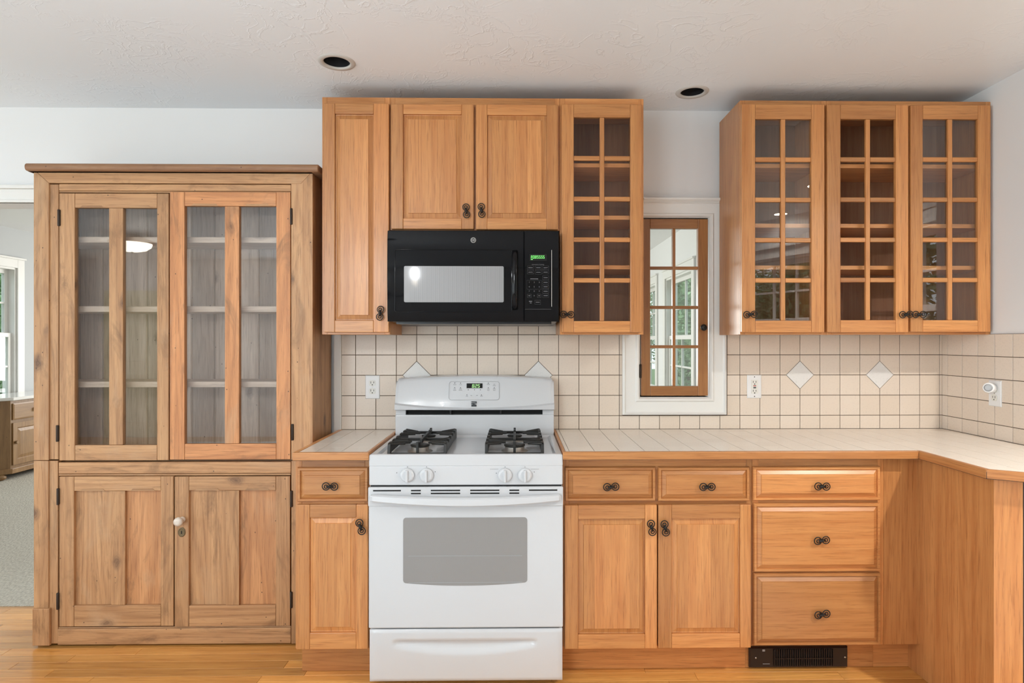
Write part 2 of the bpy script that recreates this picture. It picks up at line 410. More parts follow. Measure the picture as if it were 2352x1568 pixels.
def wall(name, mp, u0, u1, z0, z1, th, opens, m, label=None):
    mb = MB(); cur = u0
    for a, b, c, d in sorted(opens):
        if a > cur: mb.box(cur, a, 0, th, z0, z1, mp=mp)
        if c > z0: mb.box(a, b, 0, th, z0, c, mp=mp)
        if d < z1: mb.box(a, b, 0, th, d, z1, mp=mp)
        cur = b
    if cur < u1: mb.box(cur, u1, 0, th, z0, z1, mp=mp)
    return struct(mb.build(name, m), label)
mp_back = lambda u, d, z: (u, YW + d, z)
wall_back = wall('wall_back', mp_back, -6.5, XR + 0.13, 0, 2.56, WT, [(D0, D1, -1, DH), (wx0, wx1, wz0, wz1)], 'white_paint')
mp_right = lambda u, d, z: (XR + d, u, z)
wall_right = wall('wall_right', mp_right, 2.35, YW, 0, 2.56, 0.13, [], 'white_paint')
mp_rec = lambda u, d, z: (u, 2.35 + d, z)
wall('wall_recess', mp_rec, XR + 0.13, 2.83, 0, 2.56, 0.13, [], 'white_paint')
XE = 2.70
mp_east = lambda u, d, z: (XE + d, u, z)
E_OP = (0.42, 1.72, 1.02, 2.12)
wall('wall_sink_side', mp_east, 0.30, 2.35, 0, 2.56, 0.13, [E_OP], 'white_paint')
bay_d = Vector((-0.43, -0.903)).normalized(); bay_n = Vector((-bay_d.y, bay_d.x))
if bay_n.x < 0: bay_n = -bay_n
mp_bay = lambda u, d, z: (XE + bay_d.x * u + bay_n.x * d, 0.30 + bay_d.y * u + bay_n.y * d, z)
B_OP = (0.15, 1.05, 0.95, 2.12)
wall('wall_bay', mp_bay, 0, 1.2, 0, 2.56, 0.13, [B_OP], 'white_paint')
bx, by, _ = mp_bay(1.2, 0, 0)
mp_r2 = lambda u, d, z: (bx + d, u, z)
wall('wall_rear_side', mp_r2, -3.2, by, 0, 2.56, 0.13, [], 'white_paint')
mp_front = lambda u, d, z: (u, -3.2 - d, z)
FO1 = (-3.3, -1.8, 0.6, 2.28)
wall('wall_front', mp_front, -6.5, bx + 0.13, 0, 2.56, 0.13, [FO1], 'white_paint')
mp_left = lambda u, d, z: (-6.5 - d, u, z)
LO = (-1.95, 1.35, 0.65, 2.25)
wall('wall_left', mp_left, -3.2, YW, 0, 2.56, 0.13, [LO], 'white_paint')
# back-hall door coloured yellow in place of warm lamplight, reflected in the old glass
yd = MB(); yd.box(-5.75, -4.85, -3.195, -3.15, 0, 2.05)
for z0, z1 in ((0.2, 0.9), (1.05, 1.9)): yd.panel(-5.62, -4.98, z0, z1, [(0, -3.15), (0.02, -3.14), (0.06, -3.145)][::1], m=0)
struct(yd.build('door_1', 'lamplight_yellow', bev=0.003))

# ceiling with two round cut-outs
H1 = (X(776, 2.535), 2.52); H2 = (X(1587, 2.82), 2.80)
HR = 0.058
def hole_patch(mb, cx, cy, s, r, z, n=32):
    sq = []; ci = []
    for i in range(n):
        a = 2 * math.pi * i / n; c, q = math.cos(a), math.sin(a); k = s / max(abs(c), abs(q))
        sq.append((cx + c * k, cy + q * k, z)); ci.append((cx + c * r, cy + q * r, z))
    mb.loops([sq, ci], 'x', cap1=False)
cm = MB(); s = 0.1
def cq(x0, x1, y0, y1):
    k = cm.add([(x0, y0, CEIL), (x1, y0, CEIL), (x1, y1, CEIL), (x0, y1, CEIL)]); cm.fc((k, k + 1, k + 2, k + 3))
xa, xb = -6.55, 2.85
ys = [-3.25, H1[1] - s, H1[1] + s, H2[1] - s, H2[1] + s, YW + 0.01]
cq(xa, xb, ys[0], ys[1]); cq(xa, xb, ys[2], ys[3]); cq(xa, xb, ys[4], ys[5])
for h, i in ((H1, 1), (H2, 3)):
    cq(xa, h[0] - s, ys[i], ys[i + 1]); cq(h[0] + s, xb, ys[i], ys[i + 1]); hole_patch(cm, h[0], h[1], s, HR, CEIL)
ceil = struct(cm.build('ceiling', 'ceiling_plaster'))
rf = MB(); rf.box(-6.7, 3.0, -3.4, YW + WT, 2.70, 2.75); struct(rf.build('roof_slab', 'white_paint'))  # unseen roof slab over the ceiling

# floor: boards one by one where the photograph shows them
fm = MB(); fm.box(-6.5, 2.83, 2.2, YW + WT, -0.08, -0.012, g='x'); fm.box(-6.5, 2.83, -3.2, 2.2, -0.08, 0.0, g='x')
floor = struct(fm.build('floor', 'oak_floor_wood'))
PW = 0.0585; y = 2.2; row = 0
rnd = random.Random(3)
while y < YW + WT - 0.01:
    x = -4.6 - rnd.uniform(0, 0.8)
    xend = 2.1 if y < 2.62 else -0.85
    y1 = min(y + PW, YW + WT)
    while x < xend:
        ln = rnd.uniform(0.55, 1.35); x1 = min(x + ln, xend)
        if x1 - x > 0.03:
            mb = MB(); e = 0.0011
            mb.loops([[(x + e * 0.3, y + e * 0.3, -0.012), (x1 - e * 0.3, y + e * 0.3, -0.012), (x1 - e * 0.3, y1 - e * 0.3, -0.012), (x + e * 0.3, y1 - e * 0.3, -0.012)],
                      [(x + e * 0.3, y + e * 0.3, -0.0012), (x1 - e * 0.3, y + e * 0.3, -0.0012), (x1 - e * 0.3, y1 - e * 0.3, -0.0012), (x + e * 0.3, y1 - e * 0.3, -0.0012)],
                      [(x + e, y + e, 0), (x1 - e, y + e, 0), (x1 - e, y1 - e, 0), (x + e, y1 - e, 0)]], 'x', t=rnd.random())
            mb.build('plank', 'oak_floor_wood', floor)
        x = x1
    y += PW

reflector = MB(); reflector.box(-4.6, 1.45, -2.7, 2.1, 0.0015, 0.012); rg_ = reflector.build('bounce_reflector', 'pale_reflector', bev=0.004)  # added out of view to bounce neutral light up to the ceiling
rg_['label'] = 'added pale light-bouncing rug on the oak floor'; rg_['category'] = 'reflector'
# ------------------------------------------------------------------ next room (seen through doorway and little window)
NC = 2.55; NXL, NXR, NY0, NY1 = -5.36, 1.78, YW + WT, 9.6
mb = MB(); mb.box(NXL - 0.1, NXR + 0.1, NY0, NY1 + 0.1, -0.08, 0.004); struct(mb.build('floor_next_room', 'carpet'))
mb = MB(); mb.box(NXL - 0.1, NXR + 0.1, NY0, NY1 + 0.1, NC, NC + 0.06); struct(mb.build('ceiling_next_room', 'white_paint'))
mp_nl = lambda u, d, z: (NXL - d, u, z)
mp_nr = lambda u, d, z: (NXR + d, u, z)
mp_nf = lambda u, d, z: (u, NY1 + d, z)
NLW = [(5.5, 6.66, 0.70, 2.13)]
NRW = [(6.15, 7.25, 0.70, 2.08), (7.75, 8.85, 0.70, 2.08)]
NFW = [(-3.6, -0.4, 0.7, 2.1)]
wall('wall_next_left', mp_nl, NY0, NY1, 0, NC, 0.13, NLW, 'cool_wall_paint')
wall('wall_next_right', mp_nr, NY0, NY1, 0, NC, 0.13, NRW, 'white_paint')
wall('wall_next_far', mp_nf, NXL, NXR, 0, NC, 0.13, NFW, 'white_paint')

WIN = 1
def double_hung(mp, op, cols=2, rows=2, sill=True, grid=True):
    """casing, jamb, two sashes with glazing bars and panes; d<0 is the room side"""
    global WIN
    WIN += 1
    u0, u1, z0, z1 = op
    root = struct_empty('window_%d' % WIN, mp((u0 + u1) / 2, 0, z0))
    cw = 0.09
    c = MB()
    for a in ((u0 - cw, u0, z0 - 0.02, z1 + cw), (u1, u1 + cw, z0 - 0.02, z1 + cw), (u0, u1, z1, z1 + cw)):
        c.box(a[0], a[1], -0.02, 0, a[2], a[3], mp=mp)
    c.box(u0 - cw - 0.01, u1 + cw + 0.01, -0.035, 0, z1 + cw, z1 + cw + 0.02, mp=mp)
    c.box(u0 - cw - 0.015, u1 + cw + 0.015, -0.06, 0.02, z0 - 0.04, z0 - 0.01, mp=mp)
    c.box(u0 - cw, u1 + cw, -0.018, 0, z0 - 0.12, z0 - 0.04, mp=mp)
    c.build('casing', 'white_trim', root, bev=0.003)
    j = MB()
    for a in ((u0, u0 + 0.02, z0, z1), (u1 - 0.02, u1, z0, z1), (u0 + 0.02, u1 - 0.02, z1 - 0.02, z1), (u0 + 0.02, u1 - 0.02, z0 - 0.01, z0 + 0.02)):
        j.box(a[0], a[1], 0.0, 0.13, a[2], a[3], mp=mp)
    j.build('jamb', 'white_trim', root)
    zm = (z0 + z1) / 2
    for a, b, d in ((z0 + 0.02, zm + 0.02, 0.03), (zm - 0.02, z1 - 0.02, 0.07)):
        f = MB(); l, r = u0 + 0.02, u1 - 0.02; sw = 0.045
        f.box(l, l + sw, d, d + 0.035, a, b, mp=mp); f.box(r - sw, r, d, d + 0.035, a, b, mp=mp)
        f.box(l + sw, r - sw, d, d + 0.035, a, a + sw, mp=mp); f.box(l + sw, r - sw, d, d + 0.035, b - sw, b, mp=mp)
        so = f.build('sash', 'white_trim', root, bev=0.003)
        gw, gh = r - l - 2 * sw, b - a - 2 * sw
        g = MB()
        if grid:
            for i in range(1, cols): g.box(l + sw + gw * i / cols - 0.009, l + sw + gw * i / cols + 0.009, d + 0.005, d + 0.03, a + sw, b - sw, mp=mp)
            for i in range(1, rows): g.box(l + sw, r - sw, d + 0.005, d + 0.03, a + sw + gh * i / rows - 0.009, a + sw + gh * i / rows + 0.009, mp=mp)
            g.build('muntin', 'white_trim', so)
        p = MB(); p.box(l + sw, r - sw, d + 0.016, d + 0.019, a + sw, b - sw, mp=mp); p.build('pane', 'window_glass', so)
    return root
for op in NLW: double_hung(mp_nl, op)
for op in NRW: double_hung(mp_nr, op)
double_hung(mp_nf, NFW[0], 4)
double_hung(mp_east, E_OP, 3, 2); double_hung(mp_bay, B_OP, 3, 2)
double_hung(mp_front, FO1, 3, 2); double_hung(mp_left, LO, 6, 2)
# doorway casing and threshold
t = MB()
ztop = Z(430, 40, YW)
t.box(D0 - 0.09, D1 + 0.09, YW - 0.018, YW, DH, ztop - 0.012); t.box(D0 - 0.10, D1 + 0.10, YW - 0.03, YW, ztop - 0.012, ztop + 0.006)
t.box(D0, D1, YW - 0.024, YW, DH, DH + 0.014)
t.box(D0 - 0.09, D0, YW - 0.018, YW, 0, DH); t.box(D1, D1 + 0.06, YW - 0.018, YW, 0, DH)
struct(t.build('trim_2', 'white_trim', bev=0.003), 'white painted casing around the doorway')
t = MB(); t.box(X(766, 3.01), X(783, 3.01), YW - 0.02, YW, 0.90, 1.45)
struct(t.build('trim_3', 'white_trim', bev=0.003), 'narrow white upright trim beside the tiled wall')

# ------------------------------------------------------------------ wall tiles
TP = 0.0997; TG = 0.0027
YT = YW - 0.009                                   # tile face
TXL = X(784, YT); ZB = Z(986, 1000, YT); rows_z = [Z(p, 1000, YT) for p in (954.9, 908.3, 861.5, 814.9, 768.2)] 
ZROW = [ZB] + rows_z
zg = ZROW[3]                                      # grid line on which the diamonds are centred
gx = [X(957 + 46.8 * k, YT) for k in (-3, -2, -1)] + []
c0 = X(957, YT)
cols = []
k = 0
xs_l = [c0 + TP * i for i in range(-4, 30)]
cols = [x for x in xs_l if TXL < x < XR - 0.003]
cols = [TXL] + cols + [XR]
gm = MB(); gm.box(TXL, X(1432, YW), YW - 0.0045, YW, ZB - 0.02, ZROW[-1]); gm.box(X(1432, YW), X(1666, YW), YW - 0.0045, YW, ZB - 0.02, Z(951, 1550, YW)); gm.box(X(1666, YW), XR, YW - 0.0045, YW, ZB - 0.02, ZROW[-1])
gm.box(X(918, YT), X(1290, YT), YW - 0.0045, YW, ZROW[-1], ZROW[-1] + 0.1)
gm.build('grout', 'grout', wall_back)
def clip(poly, a, b, c):           # keep a*x+b*y<=c
    out = []
    for i in range(len(poly)):
        p, q = poly[i], poly[(i + 1) % len(poly)]; fp, fq = a * p[0] + b * p[1] - c, a * q[0] + b * q[1] - c
        if fp <= 0: out.append(p)
        if fp * fq < 0:
            s_ = fp / (fp - fq); out.append((p[0] + (q[0] - p[0]) * s_, p[1] + (q[1] - p[1]) * s_))
    return out
def inset(poly, d):
    n = len(poly); cx_ = sum(p[0] for p in poly) / n; cy_ = sum(p[1] for p in poly) / n
    sa = sum(poly[i][0] * poly[(i + 1) % n][1] - poly[(i + 1) % n][0] * poly[i][1] for i in range(n))
    res = poly
    for i in range(n):
        p, q = poly[i], poly[(i + 1) % n]; ex, ey = q[0] - p[0], q[1] - p[1]; L = math.hypot(ex, ey)
        if L < 1e-6: continue
        nx, ny = (ey / L, -ex / L) if sa > 0 else (-ey / L, ex / L)
        res = clip(res, nx, ny, nx * p[0] + ny * p[1] - d)
    return res
def area2(poly): return abs(sum(poly[i][0] * poly[(i + 1) % len(poly)][1] - poly[(i + 1) % len(poly)][0] * poly[i][1] for i in range(len(poly)))) / 2
TILE_CACHE = {}
def tile(poly, plane, base, face, m, parent, bv=0.0010):
    """poly in the plane's 2-D coordinates, with gap already taken off; plane 'y','x' or 'z'; base and face are the depth of back and front"""
    if len(poly) < 3 or area2(poly) < 4e-5: return
    cx_ = sum(p[0] for p in poly) / len(poly); cy_ = sum(p[1] for p in poly) / len(poly)
    key = (plane, m, round(face - base, 4), tuple((round(a - cx_, 4), round(b - cy_, 4)) for a, b in poly))
    P = {'y': lambda a, b, c: (a, c, b), 'x': lambda a, b, c: (c, a, b), 'z': lambda a, b, c: (a, b, c)}[plane]
    if key not in TILE_CACHE:
        mb = MB(); q = [(a - cx_, b - cy_) for a, b in poly]; qi = inset(q, bv)
        if len(qi) != len(q): qi = q
        sgn = 1 if face > base else -1; h = face - base
        # match ring starts
        def nearest(p): return min(qi, key=lambda r: (r[0] - p[0]) ** 2 + (r[1] - p[1]) ** 2)
        qi = [nearest(p) for p in q]
        mb.loops([[P(a, b, -h) for a, b in q], [P(a, b, -sgn * bv * 0.8) for a, b in q], [P(a, b, 0) for a, b in qi]], 'x', cap0=True)
        TILE_CACHE[key] = mb.mesh('tile', m)
    inst(TILE_CACHE[key], 'tile', P(cx_, cy_, face), parent)
DIAM = []
for px in (957, 1238): DIAM.append(min(cols, key=lambda c: abs(c - X(px, YT))))
for px in (1838, 2020): DIAM.append(min(cols, key=lambda c: abs(c - X(px, YT))))
HD = 0.0685
rng_l, rng_r = X(912, 2.95), X(1266, 2.95)        # behind the range: no tile visible
csx0, csx1, csz0 = X(1430, YW), X(1668, YW), Z(952, 1550, YW)
for i in range(len(cols) - 1):
    a, b = cols[i], cols[i + 1]
    top = list(zip(ZROW[:-1], ZROW[1:]))
    if X(905, YT) < (a + b) / 2 < X(1290, YT): top.append((ZROW[-1], ZROW[-1] + TP))
    for (za, zb) in top:
        if b - a < 0.006: continue
        poly = [(a, za), (b, za), (b, zb), (a, zb)]
        # cut round the interior window's casing
        if zb > csz0 and a < csx1 and b > csx0:
            if a >= csx0 - 0.001 and b <= csx1 + 0.001:
                poly = clip(poly, 0, 1, csz0 - 0.001) if za < csz0 - 0.01 else []
            elif a < csx0: poly = clip(poly, 1, 0, csx0 - 0.001) if za > csz0 - 0.03 else poly
            else: poly = clip(poly, -1, 0, -(csx1 + 0.001)) if za > csz0 - 0.03 else poly
        if len(poly) < 3: continue
        poly = inset(poly, TG / 2)
        for d in DIAM:
            for sx in (-1, 1):
                for sz in (-1, 1):
                    poly2 = poly
                    cxm, czm = (a + b) / 2, (za + zb) / 2
                    if (cxm - d) * sx > 0 and (czm - zg) * sz > 0 and abs(cxm - d) < TP and abs(czm - zg) < TP:
                        k_ = 1 / math.sqrt(2)
                        poly = clip(poly, -sx * k_, -sz * k_, -(sx * k_ * d + sz * k_ * zg + HD * k_ + TG / 2))
        if len(poly) >= 3: tile(poly, 'y', YW - 0.0005, YT, 'wall_tile', wall_back)
for d in DIAM:
    q = HD - 0.001
    tile([(d - q, zg), (d, zg - q), (d + q, zg), (d, zg + q)], 'y', YW - 0.0005, YT - 0.0004, 'white_tile', wall_back)
gm = MB(); gm.box(XR - 0.0045, XR, 2.38, YW, ZB - 0.02, ZROW[-1]); gm.build('grout', 'grout', wall_right)
yl = [YW - 0.009, 2.984] + [2.984 - 0.0992 * k for k in range(1, 7)]
yl = [v for v in yl if v > 2.38]
for i in range(len(yl) - 1):
    for (za, zb) in zip(ZROW[:-1], ZROW[1:]):
        tile(inset([(yl[i + 1], za), (yl[i], za), (yl[i], zb), (yl[i + 1], zb)], TG / 2), 'x', XR - 0.0005, XR - 0.009, 'wall_tile', wall_right)

# ------------------------------------------------------------------ interior window (window_1)
w1 = struct_empty('window_1', ((wx0 + wx1) / 2, YW, wz0), 'small wooden eight-pane casement in a white frame between the wall cabinets')
cz1 = Z(462, 1560, YW - 0.02)
cx0, cx1, cz0 = X(1430, YW - .02), X(1668, YW - .02), Z(952, 1550, YW - .02)
ix0, ix1, iz0, iz1 = wx0, wx1, wz0, wz1
def cas_loop(f, y):
    return [(cx0 + (ix0 - cx0) * f, y, cz0 + (iz0 - cz0) * f), (cx1 + (ix1 - cx1) * f, y, cz0 + (iz0 - cz0) * f), (cx1 + (ix1 - cx1) * f, y, cz1 + (iz1 - cz1) * f), (cx0 + (ix0 - cx0) * f, y, cz1 + (iz1 - cz1) * f)]
c = MB(); c.loops([cas_loop(f, y) for f, y in ((0, YW), (0, YW - 0.026), (0.10, YW - 0.030), (0.16, YW - 0.022), (0.2, YW - 0.020), (0.72, YW - 0.018), (0.80, YW - 0.024), (0.90, YW - 0.024), (0.96, YW - 0.016), (1.0, YW - 0.010), (1.0, YW + 0.10))], cap1=False)
c.build('casing', 'white_trim', w1)
c = MB(); c.prism([(YW - 0.03, cz1 - 0.006), (YW - 0.044, cz1 + 0.004), (YW - 0.044, cz1 + 0.012), (YW, cz1 + 0.012), (YW, cz1 - 0.006)], 'x', X(1478, 3.0), X(1657, 3.0), g='x')
c.build('cap_moulding', 'white_trim', w1)
sx0, sx1, sz0, sz1 = rect(1471, 504, 1624, 908, YW)
ys0, ys1 = YW - 0.016, YW + 0.012
def sash_frame(name, parent, x0, x1, z0, z1, l, r, b, tt, y0, y1, m, bev=0.0025):
    f = MB(); f.box(x0, x0 + l, y0, y1, z0, z1, 'z'); f.box(x1 - r, x1, y0, y1, z0, z1, 'z')
    f.box(x0 + l, x1 - r, y0, y1, z0, z0 + b, 'x'); f.box(x0 + l, x1 - r, y0, y1, z1 - tt, z1, 'x')
    return f.build(name, m, parent, bev=bev)
ox0, ox1, oz0, oz1 = rect(1492, 526, 1601, 886, YW)
sash = sash_frame('sash', w1, sx0, sx1, sz0, sz1, ox0 - sx0, sx1 - ox1, oz0 - sz0, sz1 - oz1, ys0, ys1, 'sash_wood')
mw = 0.015
xm = (ox0 + ox1) / 2
m_ = MB(); m_.box(xm - mw / 2, xm + mw / 2, ys0 + 0.002, ys1 - 0.002, oz0, oz1, 'z'); m_.build('muntin', 'sash_wood', sash, bev=0.002)
ph = (oz1 - oz0) / 4
for i in range(1, 4):
    for a, b in ((ox0, xm - mw / 2), (xm + mw / 2, ox1)):
        m_ = MB(); m_.box(a, b, ys0 + 0.002, ys1 - 0.002, oz0 + ph * i - mw / 2, oz0 + ph * i + mw / 2, 'x'); m_.build('muntin', 'sash_wood', sash, bev=0.002)
for i in range(4):
    for a, b in ((ox0, xm - mw / 2), (xm + mw / 2, ox1)):
        g = MB(); g.box(a, b, YW - 0.001, YW + 0.002, oz0 + ph * i, oz0 + ph * (i + 1)); g.build('pane', 'window_glass', sash)
kx, kz = X(1615, YW - .03), Z(752, 1615, YW - .03)
k_ = MB(); k_.lathe([(0.004, 0.0), (0.005, -0.012), (0.013, -0.018), (0.0165, -0.026), (0.013, -0.033), (0.004, -0.036)], (kx, ys0, kz), 'y', 20)
k_.build('knob', 'wrought_iron', sash, label='round black knob')
for py in (852,):
    h = MB(); hx, hz = X(1471, YW - .02), Z(py, 1471, YW - .02)
    h.box(hx - 0.006, hx + 0.006, ys0 - 0.003, ys0 + 0.004, hz - 0.032, hz + 0.032); h.lathe([(0.004, -0.034), (0.004, 0.034)], (hx, ys0 - 0.004, hz), 'z', 8)
    h.build('hinge', 'dark_hinge_metal', sash)

# ------------------------------------------------------------------ wrought-iron scroll handle (one mesh shared by all)
def handle_mesh():
    mb = MB()
    def ring(cx_, cz_, r, y, tr, a0=0, turns=1.0, n=30):
        mb.tube([(cx_ + r * math.cos(a0 + 2 * math.pi * turns * i / n), y, cz_ + r * math.sin(a0 + 2 * math.pi * turns * i / n)) for i in range(n + 1)], tr, 6)
    for sg in (-1, 1):
        ring(sg * 0.0163, 0, 0.0142, -0.0125, 0.0021)                       # outer curl
        ring(sg * 0.0152, 0.0008 * sg, 0.0066, -0.0150, 0.0021)             # inner curl
        mb.tube([(sg * 0.0150, -0.0150, 0.0), (sg * 0.008, -0.0165, 0.0), (0, -0.0175, 0)], [0.0018, 0.0034, 0.0042], 6)
    mb.lathe([(0.0062, -0.018), (0.0072, -0.014), (0.0060, -0.008), (0.0045, 0.0)], (0, 0, 0), 'y', 12)
    mb.tube([(-0.012, -0.016, -0.002), (0, -0.0185, 0), (0.012, -0.016, 0.002)], [0.003, 0.0045, 0.003], 6)
    return mb.mesh('handle', 'wrought_iron')
HM = handle_mesh()
def handle(parent, px, py, yf, ang=0):
    o = inst(HM, 'handle', (X(px, yf - .013), yf, Z(py, px, yf - .013)), parent, (0, R(ang), 0)); o['label'] = 'black wrought-iron double-scroll handle'
    return o

# ------------------------------------------------------------------ cabinet doors and drawers
HW = 'honey_wood'
def panel_door(parent, r, op, yf, th=0.02, name='door'):
    """r: door px rect, op: panel opening px rect"""
    x0, x1, z0, z1 = r; a0, a1, b0, b1 = op
    f = MB()
    f.box(x0, a0, yf, yf + th, z0, z1, 'z'); f.box(a1, x1, yf, yf + th, z0, z1, 'z')
    f.box(a0, a1, yf, yf + th, z0, b0, 'x'); f.box(a0, a1, yf, yf + th, b1, z1, 'x')
    d = f.build(name, HW, parent, bev=0.0028)
    # field glued up from a few boards: one panel, boards told apart by shade
    p = MB(); n = max(2, round((a1 - a0) / 0.085)); t0 = random.random()
    p.panel(a0 - 0.001, a1 + 0.001, b0 - 0.001, b1 + 0.001, [(0, yf + 0.012), (0.002, yf + 0.0095), (0.006, yf + 0.0100), (0.0225, yf + 0.0048), (0.024, yf + 0.0018)], t=t0)
    # replace the flat cap by board-wise strips
    p.f.pop(); meta = p.meta.pop()
    fx0, fx1, fz0, fz1 = a0 + 0.023, a1 - 0.023, b0 + 0.023, b1 - 0.023
    cuts = [0] + sorted(random.uniform(0.12, 0.88) for _ in range(n - 1)) + [1]
    for i in range(n):
        u0, u1 = fx0 + (fx1 - fx0) * cuts[i], fx0 + (fx1 - fx0) * cuts[i + 1]
        k = p.add([(u0, yf + 0.0018, fz0), (u1, yf + 0.0018, fz0), (u1, yf + 0.0018, fz1), (u0, yf + 0.0018, fz1)])
        p.fc((k, k + 1, k + 2, k + 3), 2, (random.uniform(0, 40), random.uniform(0, 40)), random.uniform(0.3, 0.8))
    p.build('panel', HW, d)
    return d
def drawer_front(parent, r, yf, th=0.02):
    x0, x1, z0, z1 = r
    f = MB(); b = min(0.030, (z1 - z0) * 0.22)
    f.panel(x0, x1, z0, z1, [(0, yf + th), (0, yf + 0.011), (0.003, yf + 0.006), (0.011, yf + 0.006), (0.0125, yf + 0.013), (b, yf + 0.0035), (b + 0.001, yf)], g='x')
    f.fc([3, 2, 1, 0], 0, (3, 3), 0.5)
    return f.build('drawer', HW, parent)
def glazed_door(parent, r, op, yf, glass, th=0.02, rows=5, cols=2):
    x0, x1, z0, z1 = r; a0, a1, b0, b1 = op
    f = MB()
    f.box(x0, a0, yf, yf + th, z0, z1, 'z'); f.box(a1, x1, yf, yf + th, z0, z1, 'z')
    f.box(a0, a1, yf, yf + th, z0, b0, 'x'); f.box(a0, a1, yf, yf + th, b1, z1, 'x')
    d = f.build('door', HW, parent, bev=0.0028)
    mw = 0.020; xm = (a0 + a1) / 2; ph = (b1 - b0) / rows
    m_ = MB(); m_.box(xm - mw / 2, xm + mw / 2, yf + 0.002, yf + th - 0.003, b0, b1, 'z'); m_.build('muntin', HW, d, bev=0.003)
    for i in range(1, rows):
        for a, b in ((a0, xm - mw / 2), (xm + mw / 2, a1)):
            m_ = MB(); m_.box(a, b, yf + 0.003, yf + th - 0.003, b0 + ph * i - mw / 2, b0 + ph * i + mw / 2, 'x'); m_.build('muntin', HW, d, bev=0.003)
    for i in range(rows):
        for a, b in ((a0, xm - mw / 2), (xm + mw / 2, a1)):
            g = MB(); g.box(a - 0.003, b + 0.003, yf + 0.0115, yf + 0.0140, b0 + ph * i - 0.003, b0 + ph * (i + 1) + 0.003); g.build('pane', glass, d)
    return d
UF = 2.72; UD = 2.70; UB = YW - 0.032           # face frame, door face, cabinet back
def upper_box(root, x0, x1, z0, z1, shelves, opens, glazed=False):
    """carcass, face frame and shelves"""
    b = MB(); t = 0.018
    im = 1
    b.box(x0, x0 + t, UF + 0.019, UB, z0, z1, 'z'); b.box(x1 - t, x1, UF + 0.019, UB, z0, z1, 'z')
    b.box(x0 + t, x1 - t, UF + 0.019, UB, z0, z0 + t, 'x'); b.box(x0 + t, x1 - t, UF + 0.019, UB, z1 - t, z1, 'x')
    b.build('carcass', HW, root)
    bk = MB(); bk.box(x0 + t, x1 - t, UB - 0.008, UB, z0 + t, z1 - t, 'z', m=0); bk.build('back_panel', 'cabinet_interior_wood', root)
    f = MB(); fw = 0.022
    f.box(x0, x0 + fw, UF, UF + 0.019, z0, z1, 'z'); f.box(x1 - fw, x1, UF, UF + 0.019, z0, z1, 'z')
    f.box(x0 + fw, x1 - fw, UF, UF + 0.019, z1 - 0.05, z1, 'x'); f.box(x0 + fw, x1 - fw, UF, UF + 0.019, z0, z0 + 0.03, 'x')
    for m_ in opens: f.box(m_ - 0.016, m_ + 0.016, UF, UF + 0.019, z0 + 0.03, z1 - 0.05, 'z')
    f.build('face_frame', HW, root, bev=0.0012)
    for za in shelves:
        s_ = MB(); s_.box(x0 + t + 0.001, x1 - t - 0.001, UF + 0.0215, UB - 0.010, za - 0.018, za, 'x', t=1.2); s_.build('shelf', HW, root, bev=0.001)
UG = 'honey wall cabinets'
UZ0 = Z(768, 1100, UF); UZ1 = Z(225, 1100, UF)
ux = [X(740, UF), X(896, UF), X(1286, UF), X(1478, UF)]
e_ = 0.0006
# 1 tall narrow
c1 = thing('wall_cabinet', 'tall narrow honey wood wall cabinet with one solid panelled door, left of the microwave', 'cabinet', ((ux[0] + ux[1]) / 2, UB, UZ0))
upper_box(c1, ux[0], ux[1] - e_, UZ0, UZ1, [], [])
d = panel_door(c1, rect(744, 237, 893, 763, UD), rect(769, 261, 858, 735, UD), UD); handle(d, 873, 719, UD, 97)
# 2 above microwave
zmw = Z(529, 1090, UF)
c2 = thing('wall_cabinet', 'short honey wood wall cabinet with two panelled doors, mounted over the black microwave', 'cabinet', ((ux[1] + ux[2]) / 2, UB, zmw))
upper_box(c2, ux[1], ux[2] - e_, zmw, UZ1, [], [X(1090, UF)])
d = panel_door(c2, rect(898, 239, 1088, 526, UD), rect(926, 262, 1060, 501, UD), UD); handle(d, 1071, 484, UD, 86)
d = panel_door(c2, rect(1093, 240, 1282, 527, UD), rect(1119, 264, 1256, 501, UD), UD); handle(d, 1106, 483, UD, 86)
# 3 glazed beside interior window
c3 = thing('wall_cabinet', 'honey wood wall cabinet with one ten-pane glass door, right of the microwave', 'cabinet', ((ux[2] + ux[3]) / 2, UB, UZ0))
upper_box(c3, ux[2], ux[3], UZ0, UZ1, [Z(p, 1380, UF + 0.022) for p in (375, 495, 609)], [])
d = glazed_door(c3, rect(1290, 239, 1475, 763, UD), rect(1318, 269, 1448, 737, UD), UD, 'dim_pane_glass'); handle(d, 1303, 722, UD, 2)
# right group
VZ0 = Z(768, 1990, UF); VZ1 = Z(232, 1990, UF)
vx = [X(1700, UF), X(1898, UF), XR - 0.001]
shl = [Z(p, 1990, UF + 0.022) for p in (377, 514, 610)]
c4 = thing('wall_cabinet', 'honey wood wall cabinet with one ten-pane glass door beside the little casement window, its open left side showing', 'cabinet', ((vx[0] + vx[1]) / 2, UB, VZ0))
c4['label'] = 'honey wood wall cabinet with one ten-pane glass door, above the white GFCI outlet'
upper_box(c4, vx[0], vx[1] - e_, VZ0, VZ1, shl, [])
d = glazed_door(c4, rect(1704, 239, 1894, 763, UD), rect(1735, 273, 1864, 736, UD), UD, 'pane_glass'); handle(d, 1724, 722, UD, -3)
c5 = thing('wall_cabinet', 'wide honey wood wall cabinet with two ten-pane glass doors in the room corner', 'cabinet', ((vx[1] + vx[2]) / 2, UB, VZ0))
upper_box(c5, vx[1], vx[2], VZ0, VZ1, shl, [X(2089, UF)])
d = glazed_door(c5, rect(1900, 240, 2087, 763, UD), rect(1931, 273, 2058, 735, UD), UD, 'clear_pane_glass'); handle(d, 2082, 722, UD, -3)
